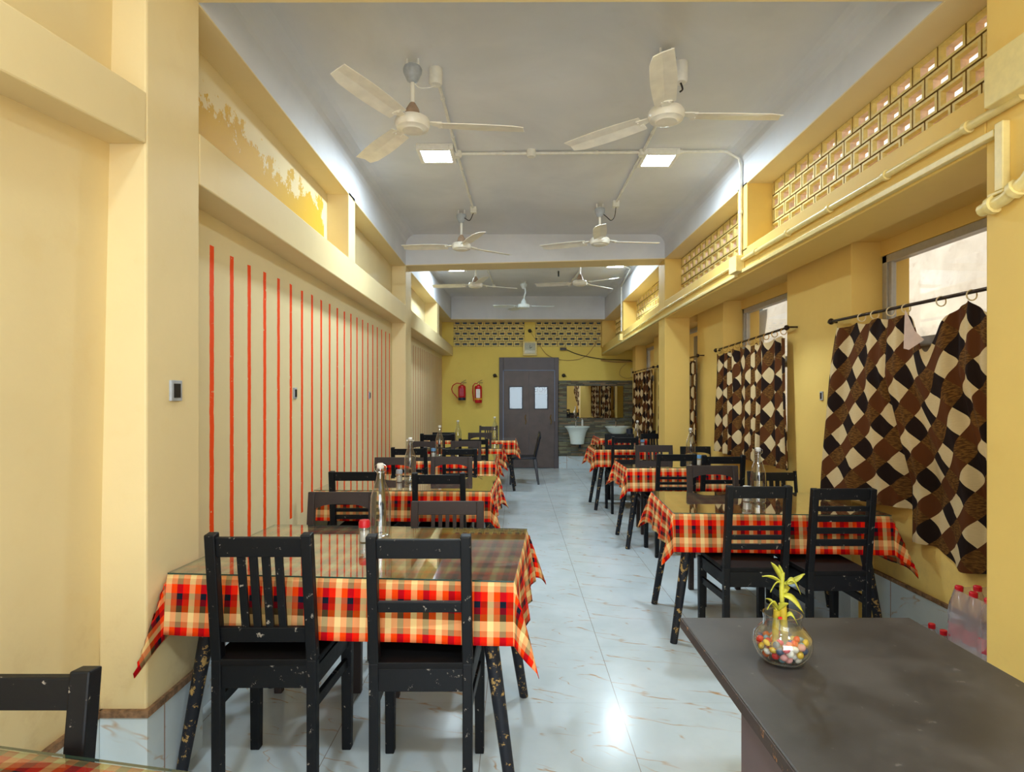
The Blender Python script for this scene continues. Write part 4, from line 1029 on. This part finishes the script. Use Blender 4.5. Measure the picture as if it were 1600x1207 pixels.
def make_shaker(capmat):
    t = thing('salt_shaker', '', 'shaker', (0,0,-40))
    MB().lathe([(0.0,0),(0.021,0),(0.023,0.004),(0.023,0.062),(0.020,0.068)], 20, cap=False).build('body', M['bottleglass'], t, smooth=True)
    MB().lathe([(0.019,0.003),(0.019,0.045),(0.0,0.047)], 16).build('salt', M['salt'], t, smooth=True)
    MB().lathe([(0.0245,0.064),(0.0245,0.086),(0.02,0.094),(0.0,0.096)], 20).build('cap', M[capmat], t, smooth=True)
    return t
for (px_, y, cap, lab) in ((569.5,2.54,'redcap','salt shaker with a red cap on the nearest left table'),(623.8,4.42,'grey','salt shaker with a grey cap on the second left table'),
    (677,6.2,'blue','salt shaker with a blue cap on the third left table'),(1166.5,3.62,'whiteplastic','white salt shaker on the nearest right table'),
    (1092.5,5.5,'blue','salt shaker with a blue cap on the second right table'),(1004,7.4,'blue','salt shaker with a blue cap on the third right table')):
    o = make_shaker(cap); o.location = ((px_-806)*y/F, y, TOPZ+(0.02 if y < 3 else 0)); o['label'] = lab; o['group'] = 'salt shakers on the tables'
o = MB().lathe([(0.04,0),(0.05,0.01),(0.052,0.13),(0.048,0.13),(0.045,0.012),(0.0,0.012)], 20, cap=False).build('cup', M['navy'], smooth=True, loc=(1.76,9.15,TOPZ))
tag(o, 'dark blue plastic cup on the last right table', 'cup')

# curtains ----------------------------------------------------------------
def rod(x, ya, za, yb, zb, label, rings=None, r=0.009):
    t = thing('curtain_rod', label, 'curtain rod', (x, ya, za), 0, 'curtain rods')
    a = Vector((0,0,0)); b = Vector((0, yb-ya, zb-za))
    MB().tube([a,b], r, 10).build('pole', M['rod'], t, smooth=True)
    for q, s in ((a,-1),(b,1)):
        pr = MB().lathe([(r*1.4,-0.012),(r*2.0,0),(r*2.3,0.012),(r*1.4,0.026),(r*0.4,0.03)], 12)
        o = pr.build('finial', M['rod'], t, smooth=True); o.location = q; o.rotation_euler = (-s*PI/2, 0, 0)
        MB().bar((0.0,q.y-s*0.03,q.z),(2.06-x+ (0.0 if True else 0),q.y-s*0.03,q.z),0.012,0.012).build('bracket', M['rod'], t)
    return t
def curtain(x0, ya, za, yb, zb, zbot, label, folds, amp, topdrop=None, xoff=None, ring_us=(), ringmat='ring', width=1.45, ph=0.0, botf=None, spread=0.0, pull=None):
    nU = 220; nV = 40; L = yb-ya; vs = []; uvs = []; mid = []
    for j in range(nV+1):
        v = j/nV
        for i in range(nU+1):
            u = i/nU; y = ya+L*u; ztop = za+(zb-za)*u - 0.035
            if topdrop: ztop -= topdrop(u)
            zb_ = botf(u) if botf else zbot
            z = ztop + (zb_-ztop)*v
            yy = y + spread*v*(u-0.5)*L
            uu = u + 0.035*math.sin(5.3*u*PI+ph) + 0.012*math.sin(2.2*v+u*7)
            q1 = math.sin(2*PI*folds*uu+ph+0.5*math.sin(3*v+ph)); q1 = math.copysign(abs(q1)**0.75, q1)
            w = amp*(0.6+0.4*v)*(q1*(0.75+0.35*math.sin(4.1*u*PI+2*ph)) + 0.30*math.sin(2*PI*folds*2.3*uu+1.3*ph+v*1.2))
            x = x0 + w
            if xoff: x += xoff(yy, z)
            if pull: yy += pull(u, v)
            if j == nV//2: mid.append((x, yy))
            vs.append((x, yy, z))
            uvs.append((u*L*width + ph, (z if True else 0) + (topdrop(u)*(1-v)*0.5 if topdrop else 0)))
    nx = nU+1
    arc = [0.0]
    for a_, b_ in zip(mid[:-1], mid[1:]): arc.append(arc[-1]+math.hypot(b_[0]-a_[0], b_[1]-a_[1]))
    sg = 1
    uvs = [(sg*arc[k % nx]+ph, q[1]) for k, q in enumerate(uvs)]
    me = bpy.data.meshes.new('curtain'); me.from_pydata(vs, [], [(j*nx+i, j*nx+i+1, (j+1)*nx+i+1, (j+1)*nx+i) for j in range(nV) for i in range(nU)])
    me.materials.append(M['curtain']); ul = me.uv_layers.new(name='UVMap')
    for p in me.polygons:
        p.use_smooth = True
        for li in p.loop_indices: ul.data[li].uv = uvs[me.loops[li].vertex_index]
    o = bpy.data.objects.new('curtain', me); C.objects.link(o); tag(o, label, 'curtain', 'brown diamond print curtains')
    for ru in ring_us:
        y = ya+L*ru; z = za+(zb-za)*ru
        MB().torus((x0, y, z-0.014), 0.023, 0.003, 'X' if False else 'Y', 16, 6).build('ring', M[ringmat], o, smooth=True)
    return o
rod(2.0, 3.765, 1.862, 2.14, 1.842, 'long dark rod of the nearest, largest curtain')
def drop1(u):   # u: 0 far end (y 3.72) .. 1 near end
    y = 3.72+(2.16-3.72)*u
    d = 0.0
    d += 0.20*math.exp(-((y-2.87)/0.10)**2) + 0.04*math.exp(-((y-2.66)/0.05)**2)*0
    if y < 2.60: d += 0.10*min(1, (2.60-y)/0.18)
    d += 0.02*abs(math.sin(u*22))
    return d
def xo1(y, z):
    k = max(0, min(1, (1.5-z)/0.6)); kk = max(0, min(1, (3.45-y)/0.25))
    return 0.165*k*kk
def bot1(u):
    y = 3.72+(2.16-3.72)*u
    if y > 3.16: return 0.765
    return 0.575 + 0.03*math.sin(u*19) 
c1 = curtain(2.0, 3.72, 1.862, 2.16, 1.842, 0.7, 'largest brown and cream diamond curtain, drooping, beside the nearest right pillar', 6.5, 0.030, drop1, xo1, (0.19,0.27,0.36,0.44,0.60,0.72,0.80,0.9), width=-1.25, botf=bot1, spread=0.0, ph=0.6, pull=lambda u, v: 0.20*(1-u)**2*v**0.8)
# turned-over flap of the curtain
MB().add([(1.965,2.99,1.83),(1.955,2.955,1.80),(1.955,2.985,1.63),(1.955,2.945,1.62),(1.96,2.84,1.66),(1.955,2.90,1.71)], [(0,1,2),(1,3,2),(5,4,3),(1,5,3)]).build('turned_flap', M['curtainback'], c1)
rod(2.0, 5.93, 1.843, 4.36, 1.893, 'dark rod of the second curtain from the near side')
c2 = curtain(2.0, 5.87, 1.843, 4.40, 1.885, 0.84, 'second diamond curtain, with gold rings, between two yellow piers', 9.5, 0.034, lambda u: 0.03*abs(math.sin(u*30)), None, [0.04+0.105*k for k in range(10)], 'goldring', -1.35, ph=2.1, spread=0.08)
rod(2.0, 8.35, 1.80, 6.50, 1.83, 'dark rod of the curtain behind the far right pillar')
c3 = curtain(2.0, 8.3, 1.80, 6.56, 1.82, 0.85, 'diamond curtain mostly hidden behind the far right pillar', 9, 0.026, None, None, [0.1,0.3,0.5,0.7,0.9], 'goldring', -1.35, ph=3.3)
rod(2.0, 10.1, 1.787, 8.6, 1.805, 'dark rod of the farthest curtain beside the basins')
c4 = curtain(2.0, 10.03, 1.787, 8.66, 1.805, 0.80, 'farthest diamond curtain, gathered beside the wash basins', 7, 0.03, None, None, [0.1,0.26,0.42,0.58,0.74,0.9], 'goldring', -1.35, ph=4.4, botf=lambda u: 0.86-0.13*math.sin(PI*u))

# counter, bowl, plant --------------------------------------------------------
CZ = 0.794
cx0, cx1, cy1 = 0.446, 1.063, 1.60
t = thing('service_counter', 'dark laminate counter with worn edges in the lower right corner', 'counter', ((cx0+cx1)/2, 0.9, 0))
ox, oy = (cx0+cx1)/2, 0.9
MB().box(cx0-ox, cx1-ox, -0.3-oy, cy1-oy, CZ-0.027, CZ).build('counter_top', [M['counter']], t, bevel=0.004)
MB().box(cx0-ox-0.002, cx0-ox+0.001, -0.3-oy, cy1-oy, CZ-0.027, CZ-0.003).box(cx0-ox, cx1-ox, cy1-oy-0.001, cy1-oy+0.002, CZ-0.027, CZ-0.003).build('edge_band', M['counteredge'], t)
MB().box(0.473-ox, cx1-ox-0.03, -0.25-oy, 1.245-oy, 0, CZ-0.027).build('cabinet', M['counterbody'], t, bevel=0.003)
bx, by = (1222.5-806)*1.335/F, 1.335
t = thing('glass_bowl', 'round clear glass bowl of coloured pebbles on the counter', 'bowl', (bx, by, CZ))
pr = [(0.0,0.002),(0.032,0.0),(0.048,0.008),(0.060,0.026),(0.064,0.044),(0.060,0.062),(0.048,0.076),(0.041,0.083),(0.040,0.095),(0.042,0.108),(0.0385,0.108),(0.037,0.095),(0.038,0.083),(0.045,0.073),(0.056,0.060),(0.060,0.044),(0.056,0.027),(0.045,0.011),(0.03,0.005),(0.0,0.006)]
MB().lathe(pr, 40, cap=False).build('body', M['bowlglass'], t, smooth=True)
PC = [('red', S(226,30,24)), ('yellow', S(232,190,60)), ('blue', S(40,70,110)), ('pink', S(220,150,150)), ('white', S(230,225,215)), ('orange', S(236,110,30)), ('lightblue', S(120,170,190))]
pm = [flat('pebble_'+n, c, 0.25, vary=0.03) for n, c in PC]
rr = random.Random(5); base_me = {}
def pebble_mesh(k):
    me = bpy.data.meshes.new('pebble'); bm = bmesh.new(); bmesh.ops.create_icosphere(bm, subdivisions=2, radius=0.0085)
    for v in bm.verts: v.co.z *= 0.75; v.co += v.normal*0.0012*mnoise.noise(v.co*150+Vector((k,0,0)))
    for f in bm.faces: f.smooth = True
    bm.to_mesh(me); bm.free(); me.materials.append(pm[k]); return me
for k in range(len(pm)): base_me[k] = pebble_mesh(k)
pts = []
tries = 0
while len(pts) < 64 and tries < 60000:
    tries += 1
    lay = len(pts)
    z = 0.0135 + rr.random()*0.034
    R = {0:0.036,1:0.043,2:0.048,3:0.050}[min(3,int((z-0.0135)/0.01))]
    a = rr.random()*2*PI; q = R*math.sqrt(rr.random())
    p = Vector((q*math.cos(a), q*math.sin(a), z))
    if all((p-o_).length > 0.0142 for o_ in pts) and q > 0.012: pts.append(p)
for p in pts:
    o = bpy.data.objects.new('pebble', base_me[rr.randrange(len(pm))]); C.objects.link(o)
    o.location = Vector((bx,by,CZ))+p; o.rotation_euler = (rr.random()*3, rr.random()*3, rr.random()*3)
    tag(o, 'small glossy coloured pebble inside the glass bowl', 'pebble', 'coloured pebbles in the bowl')
t = thing('lucky_bamboo', 'yellow-green bamboo plant standing in the pebble bowl', 'plant', (bx, by, CZ+0.01))
MB().tube([(0.0,0,0.0),(0.004,0,0.05),(0.0,0,0.12)], 0.0085, 10).tube([(0.0,0,0.055),(0.004,0,0.058)], 0.0098, 10).build('stalk', M['stalk'], t, smooth=True)
MB().tube([(-0.012,0.004,0.0),(-0.014,0.004,0.06),(-0.012,0.0,0.105)], 0.0075, 10).build('stalk', M['stalk'], t, smooth=True)
MB().tube([(0.0,0,0.11),(-0.002,0,0.15),(0.0,0,0.19)], 0.005, 8).build('stalk', M['leaf'], t, smooth=True)
def leaf(base, tip, w, droop, par):
    base = Vector(base); tip = Vector(tip); n = 9; m = MB(); d = tip-base; side = d.cross(Vector((0,1,0.2))).normalized()
    side = (side*0.75 + Vector((0,0.65,0))).normalized()
    vs = []
    for i in range(n):
        t_ = i/(n-1); c = base+d*t_ + Vector((0,0,droop*math.sin(PI*t_)))
        ww = w*math.sin(PI*min(1, t_*0.85+0.12))**0.8 if i < n-1 else 0.0004
        vs += [c-side*ww, c+Vector((0,-0.002,-0.001)), c+side*ww]
    m.add(vs, [(i*3+s, i*3+s+1, i*3+s+4, i*3+s+3) for i in range(n-1) for s in range(2)])
    o = m.build('leaf', M['leaf'], par, smooth=True); sd = o.modifiers.new('t','SOLIDIFY'); sd.thickness = 0.0007
for b_, tp, w_, dr_ in (((0,0,0.17),(-0.028,-0.005,0.215),0.006,0.005), ((0,0,0.18),(-0.008,0.0,0.208),0.005,0.0), ((0,0,0.165),(-0.046,0.0,0.182),0.006,0.006), ((0,0,0.165),(-0.032,-0.01,0.150),0.004,0.012),
    ((0.004,0,0.165),(0.050,0.0,0.188),0.006,-0.004), ((0.004,0,0.16),(0.036,-0.01,0.145),0.005,0.024), ((0.0,0,0.14),(0.038,-0.02,0.106),0.008,0.012), ((0.0,0,0.14),(0.026,0.02,0.15),0.008,0.006),
    ((-0.010,0,0.108),(-0.040,-0.012,0.112),0.007,0.016), ((-0.010,0,0.105),(0.004,-0.02,0.128),0.006,0.004), ((-0.012,0,0.10),(-0.03,0.02,0.125),0.005,0.01), ((0.004,0,0.085),(0.028,-0.012,0.078),0.005,0.018), ((0.0,0,0.19),(0.006,0.01,0.16),0.006,0.01)):
    leaf(b_, tp, w_, dr_, t)
# a red tag on the plant
MB().box(-0.014,-0.006,-0.012,-0.010,0.088,0.094).build('tag', M['redcap'], t)

# shrink wrapped water bottles ---------------------------------------------------
def pet_bottle(par, x, y, z):
    b = MB().lathe([(0.0,0.004),(0.030,0.0),(0.037,0.008),(0.038,0.05),(0.035,0.06),(0.038,0.07),(0.038,0.19),(0.034,0.22),(0.018,0.258),(0.0125,0.266),(0.0125,0.272)], 18, cap=False).build('bottle', M['pet'], par, smooth=True, loc=(x,y,z))
    MB().lathe([(0.0150,0.268),(0.0155,0.271),(0.0155,0.287),(0.013,0.290),(0.0,0.290)], 16).build('cap', M['redcap'], b, smooth=True)
    MB().lathe([(0.0386,0.075),(0.0386,0.135)], 18, cap=False).build('bottle_label', M['redfade'], b, smooth=True)
def pack(cx, cy, z, nx, ny, label, rz=0.0):
    t = thing('water_bottle_pack', label, 'bottle pack', (cx,cy,z), rz, 'shrink-wrapped packs of water bottles')
    s = 0.079
    for i in range(nx):
        for j in range(ny): pet_bottle(t, (i-(nx-1)/2)*s, (j-(ny-1)/2)*s, 0.001)
    # film
    m = MB(); hx, hy = nx*s/2+0.002, ny*s/2+0.002; n = 36; lv = 9; vs = []
    for k in range(lv):
        zz = 0.002+0.276*k/(lv-1); kk = 1.0 if k < lv-3 else 1.0-0.16*((k-(lv-4))/3)**1.5
        for q in range(n):
            a = 2*PI*q/n; e_ = 0.35
            x = hx*kk*math.copysign(abs(math.cos(a))**e_, math.cos(a)); y = hy*kk*math.copysign(abs(math.sin(a))**e_, math.sin(a))
            f_ = 1+0.012*math.sin(q*5.1+k*2.3)
            vs.append((x*f_, y*f_, zz))
    fs = [(k*n+q, k*n+(q+1)%n, (k+1)*n+(q+1)%n, (k+1)*n+q) for k in range(lv-1) for q in range(n)]
    m.add(vs, fs); m.build('film', M['film'], t, smooth=True)
    return t
pack(1.93, 2.78, 0, 3, 3, 'wrapped pack of red-capped water bottles on the floor, bottom one')
pack(1.965, 2.44, 0.292, 3, 3, 'wrapped pack of red-capped water bottles stacked on another pack')
pack(1.965, 2.44, 0, 3, 3, 'wrapped pack of red-capped bottles beneath the stacked one, next to the pillar')

# ------------------------------------------------------------------ light
W = bpy.data.worlds.new('world'); bpy.context.scene.world = W; W.use_nodes = True
nt = W.node_tree; bg = nt.nodes['Background']
sky = nt.nodes.new('ShaderNodeTexSky'); sky.sky_type = 'HOSEK_WILKIE'; sky.turbidity = 5.0; sky.ground_albedo = 0.4
sky.sun_direction = Vector((-0.55, -0.25, 0.8)).normalized()
mixn = nt.nodes.new('ShaderNodeMix'); mixn.data_type = 'RGBA'; mixn.inputs[0].default_value = 0.75
nt.links.new(sky.outputs[0], mixn.inputs[6]); mixn.inputs[7].default_value = (0.86, 0.93, 1.0, 1)
nt.links.new(mixn.outputs[2], bg.inputs[0]); bg.inputs[1].default_value = 1.3
sl = bpy.data.lights.new('sun', 'SUN'); sl.energy = 3.2; sl.angle = 0.02; sl.color = (1.0, 0.93, 0.82)
so = bpy.data.objects.new('sun', sl); C.objects.link(so); so.rotation_euler = Vector((0.62, 0.25, -0.75)).to_track_quat('-Z', 'Y').to_euler()
# area lamp added at the unseen entrance opening to fill the room from behind
al = bpy.data.lights.new('entrance_fill', 'AREA'); al.shape = 'RECTANGLE'; al.size = 2.8; al.size_y = 2.6; al.energy = 82; al.color = (0.92, 0.96, 1.0)
ao = bpy.data.objects.new('entrance_fill', al); C.objects.link(ao); ao.location = (0.3, Y0+0.02, 1.4); ao.rotation_euler = (PI/2, 0, 0)
# lamps behind each LED diffuser; last two belong to the added unseen entrance panels
for (x, y, e_) in ((-0.59,4.42,22),(1.08,4.50,22),(-0.85,8.4,17),(1.38,8.15,19),(-0.59,-0.4,26),(1.08,-0.4,26)):
    l = bpy.data.lights.new('led_lamp', 'AREA'); l.shape = 'SQUARE'; l.size = 0.2; l.energy = e_; l.color = (0.74, 0.90, 1.0); l.spread = PI
    o = bpy.data.objects.new('led_lamp', l); C.objects.link(o); o.location = (x, y, 3.17)

sc = bpy.context.scene
sc.view_settings.view_transform = 'Standard'; sc.view_settings.look = 'None'; sc.view_settings.gamma = 1.0
sc.view_settings.use_curve_mapping = False; sc.view_settings.exposure = 0.6
sc.cycles.use_denoising = True
sc.cycles.max_bounces = 10; sc.cycles.diffuse_bounces = 6; sc.cycles.transparent_max_bounces = 24
sc.cycles.caustics_reflective = False; sc.cycles.caustics_refractive = False
sc.cycles.sample_clamp_indirect = 6.0
